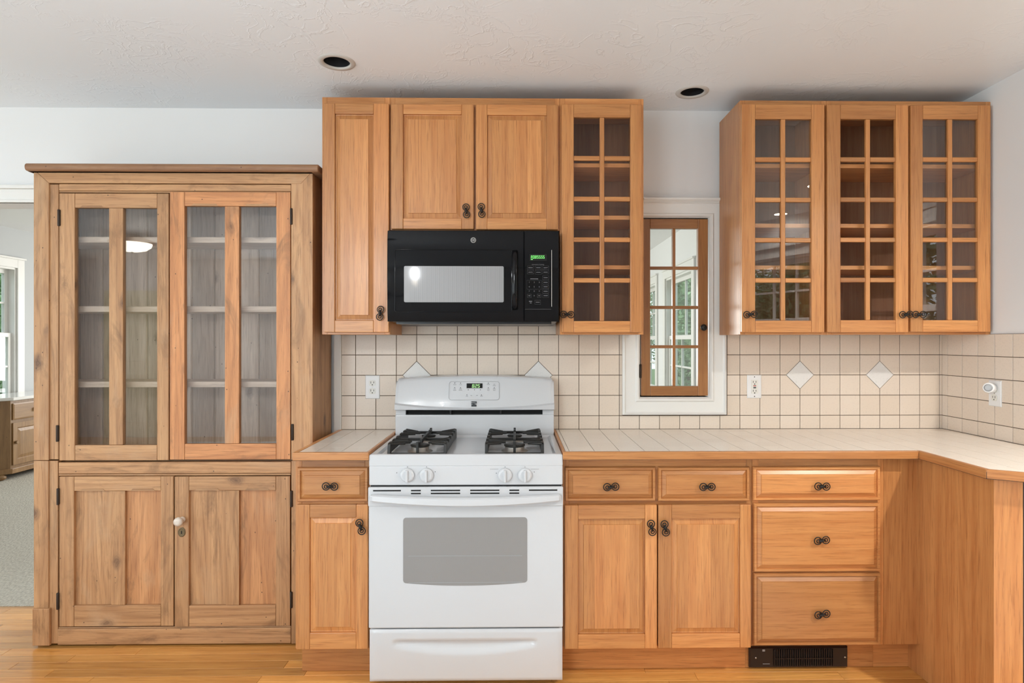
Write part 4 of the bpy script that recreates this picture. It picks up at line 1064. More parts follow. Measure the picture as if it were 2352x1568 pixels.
# grates: stepped side plates, fingers and cross bars
def grate(cx_, w2, parent):
    mb = MB(); y0_, y1_ = 2.445, 2.865; zb = z_d; H = 0.045
    prof_y = [(y0_, 0.0), (y0_ + 0.012, 0.036)]
    nst = 5; L_ = (y1_ - y0_ - 0.02)
    pts = [(y0_, zb), (y0_ + 0.010, zb + H - 0.004)]
    for i in range(nst):
        a = y0_ + 0.012 + L_ * i / nst
        pts += [(a + 0.016, zb + H), (a + 0.050, zb + H), (a + 0.056, zb + H - 0.010), (a + L_ / nst - 0.002, zb + H - 0.010)]
    pts += [(y1_ - 0.008, zb + H), (y1_, zb + 0.02), (y1_ - 0.004, zb)]
    pts += [(y1_ - 0.03, zb + 0.006)] + [(y0_ + 0.03, zb + 0.006)] + [(y0_ + 0.02, zb)]
    for sx in (-1, 1):
        xx = cx_ + sx * w2; mb.prism(pts, 'x', xx - 0.006, xx + 0.006)
        for yb_ in (2.53, 2.78):
            for dy in (-0.070, -0.025, 0.025, 0.070):
                tip = (cx_ + sx * 0.036 * (1.5 if abs(dy) > 0.05 else 1.0), yb_ + dy * 0.55, zb + H - 0.008); root_ = (xx, yb_ + dy, zb + H - 0.004)
                mb.tube([root_, tip], [0.0062, 0.0045], 6)
    for yb_ in (y0_ + 0.012, 2.655, y1_ - 0.012):
        mb.box(cx_ - w2, cx_ + w2, yb_ - 0.005, yb_ + 0.005, zb + (0.022 if yb_ != y0_ + 0.012 else 0.0), zb + (0.034 if yb_ != y0_ + 0.012 else 0.006))
    for ya, yb2 in ((y0_ + 0.012, 2.505), (2.555, 2.755), (2.805, y1_ - 0.012)):
        mb.box(cx_ - 0.005, cx_ + 0.005, ya, yb2, zb + 0.028, zb + H)
    for yy, dz in ((y0_ + 0.016, 0), (y1_ - 0.012, 0)):
        mb.box(cx_ - 0.005, cx_ + 0.005, yy - 0.006, yy + 0.006, zb, zb + H + 0.004)
    return mb.build('grate', 'cast_iron', parent, bev=0.0015)
grate(bl, 0.112, RG); grate(br, 0.112, RG)

# ------------------------------------------------------------------ microwave
MY = 2.64
mx0, mx1, mz0, mz1 = rect(889, 529, 1284, 738, MY)
mz1 = min(mz1, zmw - 0.001)
MW = thing('microwave', 'black over-the-range microwave mounted under the short wall cabinet', 'microwave', ((mx0 + mx1) / 2, MY + 0.2, mz0))
BG = 'black_gloss'
mb = MB(); mb.loops([[(mx0 + 0.004, MY + 0.03, mz0 + 0.004), (mx1 - 0.004, MY + 0.03, mz0 + 0.004), (mx1 - 0.004, MY + 0.03, mz1), (mx0 + 0.004, MY + 0.03, mz1)],
                     [(mx0 + 0.004, YW - 0.012, mz0 - 0.012), (mx1 - 0.004, YW - 0.012, mz0 - 0.012), (mx1 - 0.004, YW - 0.012, mz1), (mx0 + 0.004, YW - 0.012, mz1)]], cap0=True); mb.build('case', 'black_plastic', MW)
ctx = X(1204, MY)
# gently bowed door and panel
def bowed(x0, x1, z0, z1, name, parent, m, y=MY, bow=0.006, n=10):
    mb = MB(); sec = []
    for i in range(n + 1):
        f = i / n; z = z0 + (z1 - z0) * f; yy = y + bow * (2 * f - 1) ** 2
        if i in (0, n): yy += 0.003
        sec.append([(x0, y + 0.03, z), (x0, yy + 0.002, z), (x0 + 0.002, yy, z), (x1 - 0.002, yy, z), (x1, yy + 0.002, z), (x1, y + 0.03, z)])
    mb.loops(sec, cap0=True, cap1=True, sm=True); o = mb.build(name, m, parent); o.modifiers.new('edge', 'EDGE_SPLIT').split_angle = R(30); return o
door = bowed(mx0, ctx - 0.001, mz0, mz1, 'door', MW, BG)
panel = bowed(ctx, mx1, mz0, mz1, 'control_panel', MW, BG)
# recessed window frame outline and window
x0, x1, z0, z1 = rect(906, 572, 1177, 717, MY)
mb = MB(); oo = rrect(x0, x1, z0, z1, 0.008); ii = rrect(x0 + 0.002, x1 - 0.002, z0 + 0.002, z1 - 0.002, 0.007); i2 = rrect(x0 + 0.004, x1 - 0.004, z0 + 0.004, z1 - 0.004, 0.006)
yd_ = MY + 0.0005
mb.loops([[(a, yd_, b) for a, b in oo], [(a, yd_ - 0.0028, b) for a, b in ii], [(a, yd_ + 0.001, b) for a, b in i2]], cap1=False, sm=True); mb.build('window_surround', BG, door)
x0, x1, z0, z1 = rect(928, 611, 1157, 694, MY)
mb = MB(); mb.prism(rrect(x0, x1, z0, z1, 0.006), 'y', MY - 0.0012, MY + 0.004); mb.build('door_window', 'microwave_window_screen', door, label='grey striped microwave window')
x0, x1, z0, z1 = rect(1175, 572, 1190, 711, MY - 0.03)
mb = MB(); n = 14; sec = []
for i in range(n + 1):
    f = i / n; z = z0 + (z1 - z0) * f; out = 0.038 * (1 - abs(2 * f - 1) ** 4)
    sec.append([(x0 + 0.003, MY - out + 0.002, z), ((x0 + x1) / 2, MY - out - 0.005, z), (x1 - 0.003, MY - out + 0.002, z), (x1, MY - out + 0.010, z), (x0, MY - out + 0.010, z)])
mb.loops(sec, cap0=True, cap1=True, sm=True); mb.build('handle', BG, door)
# round maker's badge
bxm, bzm = X(1087, MY), Z(551, 1087, MY)
yb_ = MY + 0.0055
mb = MB(); mb.lathe([(0.0115, 0.002), (0.0115, -0.001), (0.0098, -0.0012), (0.0095, -0.0004)], (bxm, yb_ - 0.002, bzm), 'y', 28); badge = mb.build('badge', 'ring_trim', door, label='small round silver badge with letters GE')
mb = MB(); mb.lathe([(0.0092, 0.0), (0.0092, -0.0012)], (bxm, yb_ - 0.0022, bzm), 'y', 28); mb.build('badge_disc', 'black_plastic', badge)
tm = text_mesh('GE', 0.0120, 'badge_letters', 'ring_trim')
inst(tm, 'badge_letters', (bxm, yb_ - 0.0038, bzm), badge, (R(90), 0, 0))
# display and keypad
yp = MY - 0.0004
def mslab(px0, py0, px1, py1, m, name, parent=panel, pr=0.0006, fr=None):
    x0, x1, z0, z1 = rect(px0, py0, px1, py1, MY); mb = MB()
    if fr:
        for a in ((x0, x1, z0, z0 + fr), (x0, x1, z1 - fr, z1), (x0, x0 + fr, z0, z1), (x1 - fr, x1, z0, z1)): mb.box(a[0], a[1], yp - pr, yp + 0.003, a[2], a[3])
    else: mb.box(x0, x1, yp - pr, yp + 0.003, z0, z1)
    return mb.build(name, m, parent)
dspm = mslab(1216, 583, 1256, 599, 'dark_void', 'display')
mb = MB()
for i, chh in enumerate('A085555'):
    seven_seg(mb, chh, X(1219.8 + 4.6 * i, MY), Z(593.3, 1236, MY), 0.0050, 0.0115, 0.0013, yp - 0.0016, yp - 0.0008, 0.05)
x, z = X(1219.3, MY), Z(595.6, 1236, MY); mb.box(x, x + 0.0085, yp - 0.0016, yp - 0.0008, z - 0.0015, z + 0.0010)
mb.build('digits', 'green_display', dspm, label='row of glowing green display characters')
def ptxt(t_, px, py, size, parent=panel, m='light_print'):
    me = text_mesh(t_, size, 'key_legend', m); inst(me, 'key_legend', (X(px, MY), yp - 0.0008, Z(py, px, MY)), parent, (R(90), 0, 0))
ptxt('Convenience Cooking', 1235.5, 607.5, 0.0058)
for px0, py0, px1, py1 in ((1211, 610.5, 1226, 619), (1229, 610.5, 1244, 619), (1246, 610.5, 1260.5, 619), (1211, 620.5, 1226, 629), (1229, 620.5, 1244, 629.5), (1246, 620.5, 1260.5, 629),
                           (1246, 633, 1260.5, 642), (1246, 644, 1260.5, 652.5), (1246, 654.5, 1260.5, 662.5), (1246, 664.5, 1260.5, 673), (1246, 674.5, 1260.5, 683), (1211, 675, 1220.5, 683), (1234, 675, 1243, 683), (1228, 689, 1242, 698.5)):
    kb = mslab(px0, py0, px1, py1, 'key_outline', 'key', fr=0.0007)
    mslab(px0 + 2.5, (py0 + py1) / 2 - 0.6, px1 - 2.5, (py0 + py1) / 2 + 0.6, 'light_print', 'key_legend', kb, 0.0007)
mslab(1215, 691, 1222, 692.6, 'light_print', 'key_legend'); mslab(1217, 694.6, 1221, 696.2, 'light_print', 'key_legend')
mslab(1218, 639.6, 1236, 641, 'light_print', 'key_legend')
mslab(1210, 643.5, 1244, 664, 'key_outline', 'keypad_outline', fr=0.0005)
for i, chh in enumerate('123456789'):
    ptxt(chh, 1215.5 + 11.6 * (i % 3), 648.3 + 10.2 * (i // 3), 0.0085)
ptxt('0', 1227, 679, 0.0085)
mslab(1266.5, 574, 1267.6, 704, 'ring_trim', 'panel_edge_line', pr=0.0004)
mslab(1206, 709.5, 1266, 710.3, 'key_outline', 'panel_edge_line', pr=0.0004)
# underside grille
mb = MB(); mb.box(mx0 + 0.03, mx1 - 0.03, MY + 0.05, MY + 0.30, mz0 - 0.010, mz0 + 0.006); mb.build('underside_vent', 'black_plastic', MW)

# ------------------------------------------------------------------ electric outlets
def outlet_plate(name, label, mpx, w_, h_, cat='outlet'):
    pass
def duplex(mp, root, hgfci=False):
    """mp(u, d, v): u sideways, v up from centre, d towards wall positive"""
    pw, phh = 0.035, 0.0572
    mb = MB(); mb.panel(-pw, pw, -phh, phh, [(0, 0.0), (0, -0.003), (0.003, -0.006)], mp=mp); mb.build('cover_plate', 'white_plastic', root)
    def bx_(u0, u1, v0, v1, m, nm, d0=-0.0075, d1=-0.0035, par=root):
        mb = MB(); mb.box(u0, u1, d0, d1, v0, v1, mp=mp); return mb.build(nm, m, par)
    if not hgfci:
        for cv in (0.0195, -0.0195):
            pts = rrect(-0.0165, 0.0165, cv - 0.0145, cv + 0.0145, 0.010)
            mb = MB(); mb.loops([[mp(a, -0.0055, b) for a, b in pts], [mp(a, -0.0080, b) for a, b in pts]]); fc = mb.build('receptacle', 'ivory_plastic', root)
            bx_(-0.0080, -0.0058, cv - 0.002, cv + 0.0085, 'dark_void', 'slot', -0.0084, -0.006, fc); bx_(0.0058, 0.0080, cv - 0.001, cv + 0.0080, 'dark_void', 'slot', -0.0084, -0.006, fc)
            bx_(-0.0024, 0.0024, cv - 0.0105, cv - 0.0058, 'dark_void', 'ground_hole', -0.0084, -0.006, fc)
        mb = MB(); bx_(-0.002, 0.002, -0.002, 0.002, 'screw_metal', 'screw')
    else:
        fc = bx_(-0.0165, 0.0165, -0.0335, 0.0335, 'ivory_plastic', 'receptacle', -0.0080)
        for cv in (0.0225, -0.0215):
            bx_(-0.0080, -0.0058, cv - 0.003, cv + 0.006, 'dark_void', 'slot', -0.0084, -0.006, fc); bx_(0.0058, 0.0080, cv - 0.003, cv + 0.006, 'dark_void', 'slot', -0.0084, -0.006, fc)
            bx_(-0.0024, 0.0024, cv - 0.0120, cv - 0.0070, 'dark_void', 'ground_hole', -0.0084, -0.006, fc)
        bx_(-0.0065, 0.0065, 0.0025, 0.0065, 'red_plastic', 'reset_button', -0.0095, -0.006, fc); bx_(-0.0065, 0.0065, -0.0075, -0.0025, 'black_plastic', 'test_button', -0.0095, -0.006, fc)
        for cv in (0.048, -0.048): bx_(-0.0022, 0.0022, cv - 0.0022, cv + 0.0022, 'dark_hinge_metal', 'screw', -0.0068, -0.005)
ox, oz = X(856, YT), Z(888.5, 856, YT)
o1 = thing('electrical_outlet', 'white duplex outlet on the tiles left of the range', 'outlet', (ox, YT, oz - 0.057)); duplex(lambda u, d, v: (ox + u, YT + d, oz + v), o1)
ox2, oz2 = X(1732, YT), Z(887.5, 1732, YT)
o2 = thing('electrical_outlet', 'white GFCI outlet with red and black buttons, right of the casement window', 'outlet', (ox2, YT, oz2 - 0.057)); duplex(lambda u, d, v: (ox2 + u, YT + d, oz2 + v), o2, True)
XT = XR - 0.009
def yside(px): a = math.tan(YAW + math.atan((px - CX) / F)); return XT / a
oy3 = yside(2287); oz3 = HC - (903 - CY) * depth(XT, oy3) / F
o3 = thing('electrical_outlet', 'white duplex outlet on the right wall with a night light plugged in', 'outlet', (XT, oy3, oz3 - 0.057)); duplex(lambda u, d, v: (XT + d, oy3 + u, oz3 + v), o3)
nl = thing('night_light', 'round white plug-in night light with grey lens on the right wall outlet', 'night light', (XT - 0.01, oy3, oz3 + 0.018))
nx, nz = XT - 0.008, oz3 + 0.0225
mb = MB(); mb.lathe([(0.018, 0.0), (0.020, -0.006), (0.020, -0.014), (0.016, -0.020)], (nx, oy3, nz), 'x', 24); mb.build('plug_base', 'white_plastic', nl)
mb = MB(); hd = Vector((-0.80, -0.60, 0.06)).normalized(); c_ = Vector((nx - 0.022, oy3 - 0.004, nz + 0.002))
a_ = hd.cross(Vector((0, 0, 1))).normalized(); b_ = hd.cross(a_)
def dring(r, h): return [tuple(c_ + hd * h + (a_ * math.cos(t_) + b_ * math.sin(t_)) * r) for t_ in [2 * math.pi * i / 28 for i in range(28)]]
mb.loops([dring(0.012, -0.006), dring(0.021, 0.0), dring(0.0235, 0.010), dring(0.0215, 0.019), dring(0.0175, 0.022), dring(0.0165, 0.0205)], cap0=True, cap1=True, sm=True); mb.build('head', 'white_plastic', nl)
mb = MB(); mb.loops([dring(0.0165, 0.0200), dring(0.0155, 0.0228), dring(0.010, 0.0240)], cap0=True, sm=True); mb.build('lens', 'grey_lens', nl, label='grey lens')

# ------------------------------------------------------------------ recessed ceiling lights (unlit)
for (hx, hy), lab in ((H1, 'unlit black recessed ceiling light in front of the microwave wall cabinets'), (H2, 'unlit black recessed ceiling light in front of the little casement window')):
    r_ = thing('recessed_light', lab, 'ceiling light', (hx, hy, CEIL), 'unlit recessed ceiling lights')
    mb = MB(); mb.lathe([(HR - 0.006, 0.002), (HR - 0.005, -0.003), (HR, -0.005), (HR + 0.014, -0.004), (HR + 0.017, 0.0)], (hx, hy, CEIL), 'z', 40, cap=False); mb.build('trim_ring', 'ring_trim', r_)
    mb = MB(); mb.lathe([(HR - 0.005, 0.001), (HR - 0.010, 0.05), (HR - 0.016, 0.11), (0.004, 0.112)], (hx, hy, CEIL), 'z', 32, cap=False); mb.build('baffle', 'black_plastic', r_)
    mb = MB(); mb.lathe([(0.012, 0.100), (0.022, 0.085), (0.034, 0.065), (0.036, 0.058), (0.030, 0.052), (0.004, 0.048)], (hx, hy, CEIL), 'z', 24); mb.build('bulb', 'ring_trim', r_)
# lit ceiling lights of the same room, out of frame; they show as reflections and cast the counter's shadow
def downlight(x, y_, power, label, r=0.055):
    r_ = thing('recessed_light', label, 'ceiling light', (x, y_, CEIL))
    mb = MB(); mb.lathe([(r, 0.0), (r + 0.018, -0.004), (r + 0.02, 0.0)], (x, y_, CEIL - 0.001), 'z', 32, cap=False); mb.build('trim_ring', 'white_trim', r_)
    mb = MB(); mb.lathe([(r, -0.002), (0.001, -0.003)], (x, y_, CEIL - 0.001), 'z', 32); mb.build('lens', 'downlight_lit', r_)
    d_ = bpy.data.lights.new('downlight_beam', 'AREA'); d_.shape = 'DISK'; d_.size = 0.09; d_.energy = power; d_.color = (1, 0.96, 0.89); d_.spread = R(150)
    o = bpy.data.objects.new('downlight_beam', d_); COL.objects.link(o); place(o, (x, y_, CEIL - 0.008), r_)
downlight(2.2, 0.95, 40, 'lit recessed ceiling light over the sink counter')
downlight(2.38, -0.06, 10, 'lit recessed ceiling light in the bay')
def dome_lamp(x, y_, label, r=0.19, power=1.0):
    d_ = thing('ceiling_lamp', label, 'ceiling lamp', (x, y_, CEIL))
    mb = MB(); mb.lathe([(0.06, 0.0), (0.10, -0.02), (r + 0.03, -0.075), (r + 0.035, -0.09), (r, -0.095)], (x, y_, CEIL - 0.001), 'z', 36); mb.build('pan', 'sash_wood', d_)
    mb = MB(); mb.lathe([(r, -0.09), (r * 0.94, -0.13), (r * 0.7, -0.165), (r * 0.35, -0.182), (0.012, -0.186)], (x, y_, CEIL), 'z', 36); mb.build('bowl', 'lamp_glass_lit', d_)
    mb = MB(); mb.lathe([(0.014, -0.184), (0.010, -0.195), (0.003, -0.205)], (x, y_, CEIL), 'z', 12); mb.build('finial', 'dark_hinge_metal', d_)
dome_lamp(-4.12, -1.15, 'lit glass bowl ceiling lamp in the dining end of the room')
dome_lamp(-2.2, -1.1, 'lit glass bowl ceiling lamp in the middle of the kitchen')

# candle chandelier of the kitchen table, out of frame; its flames mirror in the microwave
emis('candle_bulb_lit', (1.0, 0.86, 0.66), 25)
CHX, CHY, CHZ = -0.98, 0.66, 1.78
ch = thing('chandelier', 'wrought-iron chandelier with five white candle lamps hanging from the ceiling', 'chandelier', (CHX, CHY, CEIL))
mb = MB(); mb.lathe([(0.06, -0.001), (0.055, -0.02), (0.012, -0.03)], (CHX, CHY, CEIL), 'z', 20); mb.build('canopy', 'wrought_iron', ch)
mb = MB(); mb.lathe([(0.007, CHZ - 0.20), (0.007, CEIL - 0.025)], (CHX, CHY, 0), 'z', 10); mb.lathe([(0.004, -0.26), (0.03, -0.22), (0.035, -0.17), (0.014, -0.12)], (CHX, CHY, CHZ), 'z', 18); mb.build('stem', 'wrought_iron', ch)
for i in range(5):
    a = R(27 + 72 * i); dx, dy = math.cos(a), math.sin(a); R5 = 0.27
    mb = MB(); mb.tube([(CHX + dx * R5 * f, CHY + dy * R5 * f, CHZ - 0.17 - 0.05 * math.sin(f * math.pi) + 0.07 * f * f) for f in [k / 10 for k in range(11)]], 0.006, 8); arm = mb.build('arm', 'wrought_iron', ch)
    ex, ey = CHX + dx * R5, CHY + dy * R5
    mb = MB(); mb.lathe([(0.006, -0.105), (0.032, -0.095), (0.034, -0.09), (0.012, -0.088)], (ex, ey, CHZ), 'z', 18); mb.build('drip_pan', 'wrought_iron', arm)
    mb = MB(); mb.lathe([(0.011, -0.09), (0.011, -0.022)], (ex, ey, CHZ), 'z', 14); mb.build('candle_sleeve', 'white_plastic', arm)
    mb = MB(); mb.lathe([(0.009, -0.022), (0.015, -0.005), (0.0155, 0.008), (0.010, 0.030), (0.002, 0.052)], (ex, ey, CHZ), 'z', 16); mb.build('flame_bulb', 'candle_bulb_lit', arm)
    pl_ = bpy.data.lights.new('candle_glow', 'POINT'); pl_.energy = CHP; pl_.color = (0.93, 0.97, 1.0); pl_.shadow_soft_size = 0.02
    o = bpy.data.objects.new('candle_glow', pl_); COL.objects.link(o); place(o, (ex, ey, CHZ + 0.075), arm)
# ------------------------------------------------------------------ pine cupboard
PF = 2.735
PN = 'pine_wood'
px0, px1 = X(77, PF), X(718, PF)
PC = thing('pine_cupboard', 'tall weathered pine cupboard with two glazed doors over two panelled doors', 'cupboard', ((px0 + px1) / 2, PF + 0.15, 0))
pz1 = Z(392, 400, PF); zsplit = Z(1056, 400, PF)
PBK = YW - 0.024
def pb(l, t_, r, b, y0, y1, name, g='z', par=PC, tint=None, bev=0.0025, m=PN):
    x0, x1, z0, z1 = rect(l, t_, r, b, y0); z0 = max(z0, 0.0015); mb = MB(); mb.box(x0, x1, y0, y1, z0, z1, g, t=tint); return mb.build(name, m, par, bev=bev)
b_ = MB()
b_.box(px0, px0 + 0.02, PF + 0.024, PBK, 0.0015, pz1, 'z'); b_.box(px1 - 0.02, px1, PF + 0.024, PBK, 0.0015, pz1, 'z', t=0.3)
b_.box(px0 + 0.02, px1 - 0.02, PF + 0.024, PBK, pz1 - 0.02, pz1, 'x'); b_.box(px0 + 0.02, px1 - 0.02, PF + 0.05, PBK, zsplit - 0.03, zsplit, 'x')
b_.box(px0 + 0.02, px1 - 0.02, PF + 0.05, PBK, 0.06, 0.08, 'x')
b_.build('carcass', PN, PC)
# tongue and groove back boards
nb = 11; bw = (px1 - px0 - 0.04) / nb
for i in range(nb):
    xa_ = px0 + 0.02 + bw * i
    mb = MB(); mb.panel(xa_ + 0.0008, xa_ + bw - 0.0008, 0.08, pz1 - 0.02, [(0, PBK - 0.001), (0, PBK - 0.008), (0.005, PBK - 0.013)], t=random.random()); mb.build('back_board', 'pine_back_wood', PC)
# top board with rounded nose
tx0, tx1 = X(53, 2.69), X(729, 2.69); tz0, tz1 = Z(391, 400, 2.69), Z(374, 400, 2.69)
mb = MB()
lp = []
for i in range(9):
    a = R(90 - 180 * i / 8); h = (tz1 - tz0) / 2; lp.append((2.69 + h - h * math.cos(a) * 0.7, (tz0 + tz1) / 2 + h * math.sin(a)))
mb.prism(lp + [(PBK, tz0), (PBK, tz1)], 'x', tx0, tx1, g='x'); mb.build('top_board', 'pine_top_wood', PC, bev=0.004)
# cove moulding under it
mb = MB(); zc0 = pz1 - 0.006
mb.prism([(PF + 0.02, zc0), (PF - 0.004, zc0), (PF - 0.020, tz0), (PF + 0.02, tz0)], 'x', px0 - 0.012, px1 + 0.004, g='x'); mb.build('cornice_mould', 'pine_top_wood', PC, bev=0.001)
# mitred outer frame (upper): frieze and two stiles
fz = pz1; fi = Z(421, 400, PF); fl, fr_ = X(112, PF), X(691, PF)
def mitre(pts, name, g, tint): 
    mb = MB(); mb.prism(pts, 'y', PF, PF + 0.024, g=g, t=tint); return mb.build(name, PN, PC, bev=0.002)
mitre([(px0 + 0.006, fz), (px1 - 0.002, fz), (fr_, fi), (fl, fi)], 'frieze_board', 'x', 0.62)
mitre([(px0, zsplit), (fl, zsplit), (fl, fi), (px0 + 0.004, fz), (px0, fz)], 'outer_stile', 'z', 0.4)
sr = X(669, PF)
mitre([(sr, zsplit), (px1, zsplit), (px1, fz), (px1 - 0.001, fz), (fr_, fi), (sr, fi)], 'outer_stile', 'z', 0.62)
pb(113.5, 423, 134, 1055, PF + 0.006, PF + 0.03, 'inner_stile', 'z', tint=0.45)
pb(135, 423, 668.5, 438, PF + 0.004, PF + 0.03, 'top_rail', 'x', tint=0.6)
pb(135, 438.5, 668.5, 443, PF + 0.010, PF + 0.03, 'rail_bead', 'x', tint=0.2)
# lower case frame
pb(77, 1058, 111, 1397, PF, PF + 0.024, 'outer_stile', 'z', tint=0.5)
pb(112.5, 1058, 133, 1478, PF + 0.006, PF + 0.03, 'inner_stile', 'z', tint=0.45)
pb(74, 1398, 113, 1483, PF - 0.008, PF + 0.02, 'plinth_block', 'z', tint=0.45)
pb(669, 1058, 718, 1478, PF + 0.001, PF + 0.024, 'outer_stile', 'z', tint=0.35)
pb(134.5, 1061, 668, 1087, PF + 0.004, PF + 0.03, 'middle_rail', 'x', tint=0.65)
pb(134.5, 1087.5, 668, 1092, PF + 0.009, PF + 0.03, 'rail_bead', 'x', tint=0.55)
pb(132, 1443, 668, 1479, PF + 0.003, PF + 0.03, 'bottom_rail', 'x', tint=0.5)
pb(132, 1438.5, 668, 1442.5, PF + 0.010, PF + 0.03, 'rail_bead', 'x', tint=0.3)
def pine_door(outer, sl, ml, mr, srr, tr, brr, y, glazed, tint, glass='old_pane_glass', notch=True):
    """outer px rect; sl/srr inner edges of the stiles, ml..mr middle stile, tr/brr inner edges of rails (all px)"""
    l, t_, r, b = outer; th = 0.024
    x0, x1, z0, z1 = rect(l, t_, r, b, y); m = (l + r) / 2
    a0, a1, b0, b1 = X(sl, y), X(ml, y), X(mr, y), X(srr, y); zt_, zb2 = Z(tr, m, y), Z(brr, m, y)
    f = MB(); tt = lambda: tint + random.uniform(-0.1, 0.1)
    j_ = 0.0009
    f.box(x0, a0 - j_, y, y + th, z0, z1, 'z', t=tt()); f.box(b1 + j_, x1, y, y + th, z0, z1, 'z', t=tt()); f.box(a1, b0, y + 0.0006, y + th, zb2 + j_, zt_ - j_, 'z', t=tt())
    f.box(a0, b1, y + 0.0004, y + th, z0, zb2, 'x', t=tt()); f.box(a0, b1, y + 0.0004, y + th, zt_, z1, 'x', t=tt())
    d = f.build('door', PN, PC, bev=0.002)
    for u, v in ((a0, a1), (b0, b1)):
        if glazed:
            g = MB(); g.box(u - 0.003, v + 0.003, y + 0.012, y + 0.015, zb2 - 0.003, zt_ + 0.003); g.build('pane', glass, d)
        else:
            g = MB(); g.box(u - 0.001, v + 0.001, y + 0.014, y + 0.020, zb2 - 0.001, zt_ + 0.001, 'z', t=tt() + 0.25); g.build('panel', PN, d)
        # stopped chamfer on the rail above each opening
        c = MB(); w_ = v - u; c.prism([(u + w_ * 0.16, zt_), (u + w_ * 0.84, zt_), (u + w_ * 0.78, zt_ + 0.010), (u + w_ * 0.22, zt_ + 0.010)], 'y', y - 0.0012, y + 0.004, g='x', t=max(0, tint - 0.35)); c.build('chamfer', PN, d)
    return d
dl = pine_door((136, 444, 387, 1057), 172, 250, 282, 360, 477, 1022, PF + 0.002, True, 0.55)
dr = pine_door((390, 441, 667, 1055), 424, 516, 549, 634, 473, 1019, PF + 0.000, True, 0.92)
ll = pine_door((136, 1094, 398, 1438), 170, 255, 287, 369, 1127, 1390, PF + 0.002, False, 0.5)
lr = pine_door((401, 1094, 666, 1438), 434, 518, 549, 633, 1126, 1390, PF + 0.002, False, 0.48)
for dd, px, py in ((dl, 135.5, 500), (dl, 132, 995), (dr, 669, 497), (dr, 672, 992), (ll, 133.5, 1140), (ll, 133, 1380), (lr, 669.5, 1145), (lr, 669, 1377)):
    x, z = X(px, PF), Z(py, px, PF)
    h = MB(); h.lathe([(0.0048, -0.036), (0.0055, -0.034), (0.0055, 0.034), (0.0048, 0.036)], (x, PF - 0.001, z), 'z', 10); h.box(x - 0.006, x + 0.006, PF, PF + 0.006, z - 0.034, z + 0.034)
    h.build('hinge', 'dark_hinge_metal', dd)
x, z = X(413, PF - .02), Z(1196, 413, PF - .02)
k_ = MB(); k_.lathe([(0.013, 0.002), (0.013, -0.004), (0.008, -0.008), (0.008, -0.014), (0.016, -0.022), (0.020, -0.032), (0.018, -0.042), (0.008, -0.047)], (x, PF + 0.002, z), 'y', 28); k_.build('knob', 'porcelain', lr, label='white porcelain knob')
x, z = X(417, PF), Z(1222, 417, PF)
e = MB(); e.loops([[(x + 0.0165 * math.cos(t_) * k, PF + 0.002 + yy, z + 0.021 * math.sin(t_) * k) for t_ in [2 * math.pi * i / 24 for i in range(24)]] for k, yy in ((1, 0), (1, -0.002), (0.82, -0.0035), (0.7, -0.002))], cap1=True)
esc = e.build('escutcheon', 'old_brass', lr)
e = MB(); e.box(x - 0.002, x + 0.002, PF - 0.001, PF + 0.001, z - 0.007, z + 0.006); e.build('keyhole', 'dark_void', esc)
for py in (544, 703, 876):
    zt_ = Z(py, 400, PF + 0.06)
    s_ = MB(); s_.box(px0 + 0.021, px1 - 0.021, PF + 0.06, PBK - 0.0135, zt_ - 0.026, zt_, 'x', t=0.75); s_.build('shelf', 'pine_back_wood', PC, bev=0.002)

# ------------------------------------------------------------------ sideboard in the next room
SBX = -4.90                                            # face towards the room
SB = thing('sideboard', 'dark pine sideboard with white top and canted corner in the carpeted room', 'sideboard', (-5.1, 6.4, 0.004))
sy0 = 5.92; sy1 = 7.2; cant = 0.10; zt = 0.80
xl = NXL + 0.012
def sbpoly(o_): return [(xl, sy0 - o_), (SBX - cant, sy0 - o_), (SBX + o_, sy0 + cant), (SBX + o_, sy1), (xl, sy1)]
SW = 'sideboard_wood'
mb = MB(); mb.prism(sbpoly(0), 'z', 0.10, zt - 0.03); mb.build('body', SW, SB)
mb = MB(); mb.prism(sbpoly(0.03), 'z', zt - 0.03, zt); mb.build('top', 'marble_top', SB, bev=0.006)
mb = MB(); mb.prism(sbpoly(0.02), 'z', 0.06, 0.11); mb.build('plinth', SW, SB, bev=0.004)
for fx, fy in ((SBX - 0.06, sy0 + 0.06), (xl + 0.06, sy0 + 0.05), (SBX - 0.05, sy1 - 0.06), (xl + 0.06, sy1 - 0.06)):
    mb = MB(); mb.lathe([(0.02, 0.0), (0.042, 0.014), (0.045, 0.034), (0.03, 0.056)], (fx, fy, 0.0045), 'z', 20); mb.build('bun_foot', SW, SB)
mb = MB(); mb.panel(xl + 0.05, SBX - cant - 0.03, 0.16, zt - 0.08, [(0, sy0 + 0.001), (0, sy0 - 0.006), (0.02, sy0 - 0.006), (0.03, sy0 - 0.001)]); mb.build('end_panel', SW, SB)
mpf = lambda u, d, z: (SBX - d, u, z)
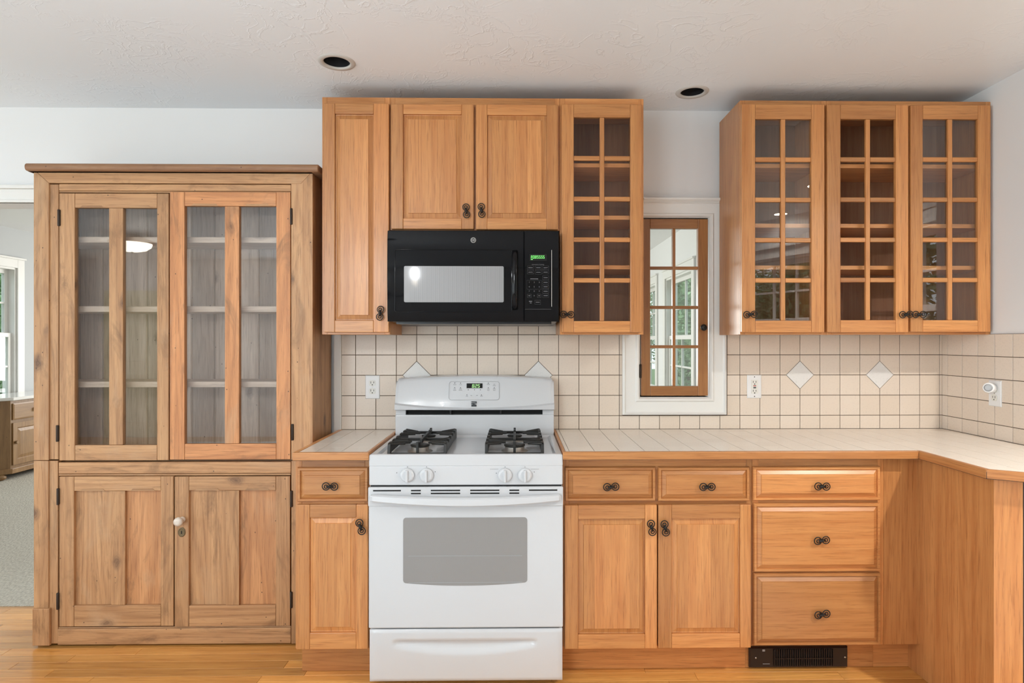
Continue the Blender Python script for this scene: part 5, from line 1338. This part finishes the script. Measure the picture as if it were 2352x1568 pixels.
for ya, yb2 in ((sy0 + cant + 0.02, sy0 + cant + 0.56), (sy0 + cant + 0.60, sy1 - 0.03)):
    mb = MB(); mb.panel(ya, yb2, zt - 0.22, zt - 0.06, [(0, -0.001), (0, -0.010), (0.012, -0.014)], g='y', mp=lambda u, d, z: (SBX - d, u, z)); dw = mb.build('drawer', SW, SB)
    mb = MB(); mb.lathe([(0.012, 0.0), (0.022, 0.012), (0.018, 0.026)], (SBX + 0.014, (ya + yb2) / 2, zt - 0.14), 'x', 16); mb.build('knob', SW, dw)
    mb = MB(); mb.panel(ya, yb2, 0.14, zt - 0.25, [(0, -0.001), (0, -0.012), (0.05, -0.012), (0.06, -0.004), (0.09, -0.009)], mp=lambda u, d, z: (SBX - d, u, z)); dw = mb.build('door', SW, SB)
    mb = MB(); mb.lathe([(0.010, 0.0), (0.018, 0.012), (0.015, 0.022)], (SBX + 0.012, ya + 0.03, 0.36), 'x', 16); mb.build('knob', SW, dw)

# ------------------------------------------------------------------ garden outside the windows
mb = MB(); k = mb.add([(-40, -40, -0.5), (40, -40, -0.5), (40, 40, -0.5), (-40, 40, -0.5)]); mb.fc((k, k + 1, k + 2, k + 3)); struct(mb.build('ground', 'lawn'), 'green lawn outside the windows')
def foliage_mesh(n, seed):
    rr = random.Random(seed); mb = MB()
    blobs = [(rr.uniform(-0.8, 0.8), rr.uniform(-0.8, 0.8), rr.uniform(0.4, 2.9), rr.uniform(0.5, 0.9)) for _ in range(14)]
    for i in range(n):
        b = rr.choice(blobs); d_ = Vector((rr.gauss(0, 1), rr.gauss(0, 1), rr.gauss(0, 1))).normalized() * b[3] * rr.uniform(0.6, 1.05)
        c_ = Vector(b[:3]) + d_; a_ = Vector((rr.gauss(0, 1), rr.gauss(0, 1), rr.gauss(0, 0.6))).normalized(); q_ = a_.cross(Vector((rr.gauss(0, 1), rr.gauss(0, 1), rr.gauss(0, 1)))).normalized()
        L_, W_ = rr.uniform(0.045, 0.085), rr.uniform(0.022, 0.034)
        k = mb.add([c_ - a_ * L_, c_ + q_ * W_, c_ + a_ * L_, c_ - q_ * W_]); mb.fc((k, k + 1, k + 2, k + 3))
    return mb.mesh('foliage', 'leaves')
FM = [foliage_mesh(16000, 1), foliage_mesh(16000, 2)]
tk = MB(); tk.tube([(0, 0, -0.5), (0.05, 0.03, 0.8), (0, 0.1, 2.2)], [0.10, 0.08, 0.04], 10); TM = tk.mesh('trunk', 'bark')
def bush(x, y_, i, rot, label):
    b = thing('garden_tree', label, 'tree', (x, y_, -0.5), 'leafy trees outside the windows'); b.rotation_euler = (0, 0, rot)
    o = bpy.data.objects.new('foliage', FM[i % 2]); COL.objects.link(o); o.parent = b; o.location = (0, 0, 0.5); o['kind'] = 'stuff'
    o = bpy.data.objects.new('trunk', TM); COL.objects.link(o); o.parent = b; o.location = (0, 0, 0.5)
LBL_L = 'leafy green tree outside the carpeted room behind the sideboard'
LBL_R = 'leafy green tree seen through the little casement window'
LBL_K = 'leafy green tree outside the kitchen sink windows'
for i, (x, y_, lb) in enumerate([(-8.0, 5.6, LBL_L), (-8.3, 9.6, LBL_L), (-10.6, 13.4, LBL_L), (4.2, 8.0, LBL_R), (4.0, 11.8, LBL_R), (4.4, 15.6, LBL_R),
                                 (5.6, 3.6, LBL_K), (5.4, -0.2, LBL_K), (5.0, -4.2, LBL_K), (5.6, -8.2, LBL_K)]):
    bush(x, y_, i, i * 1.3, lb)
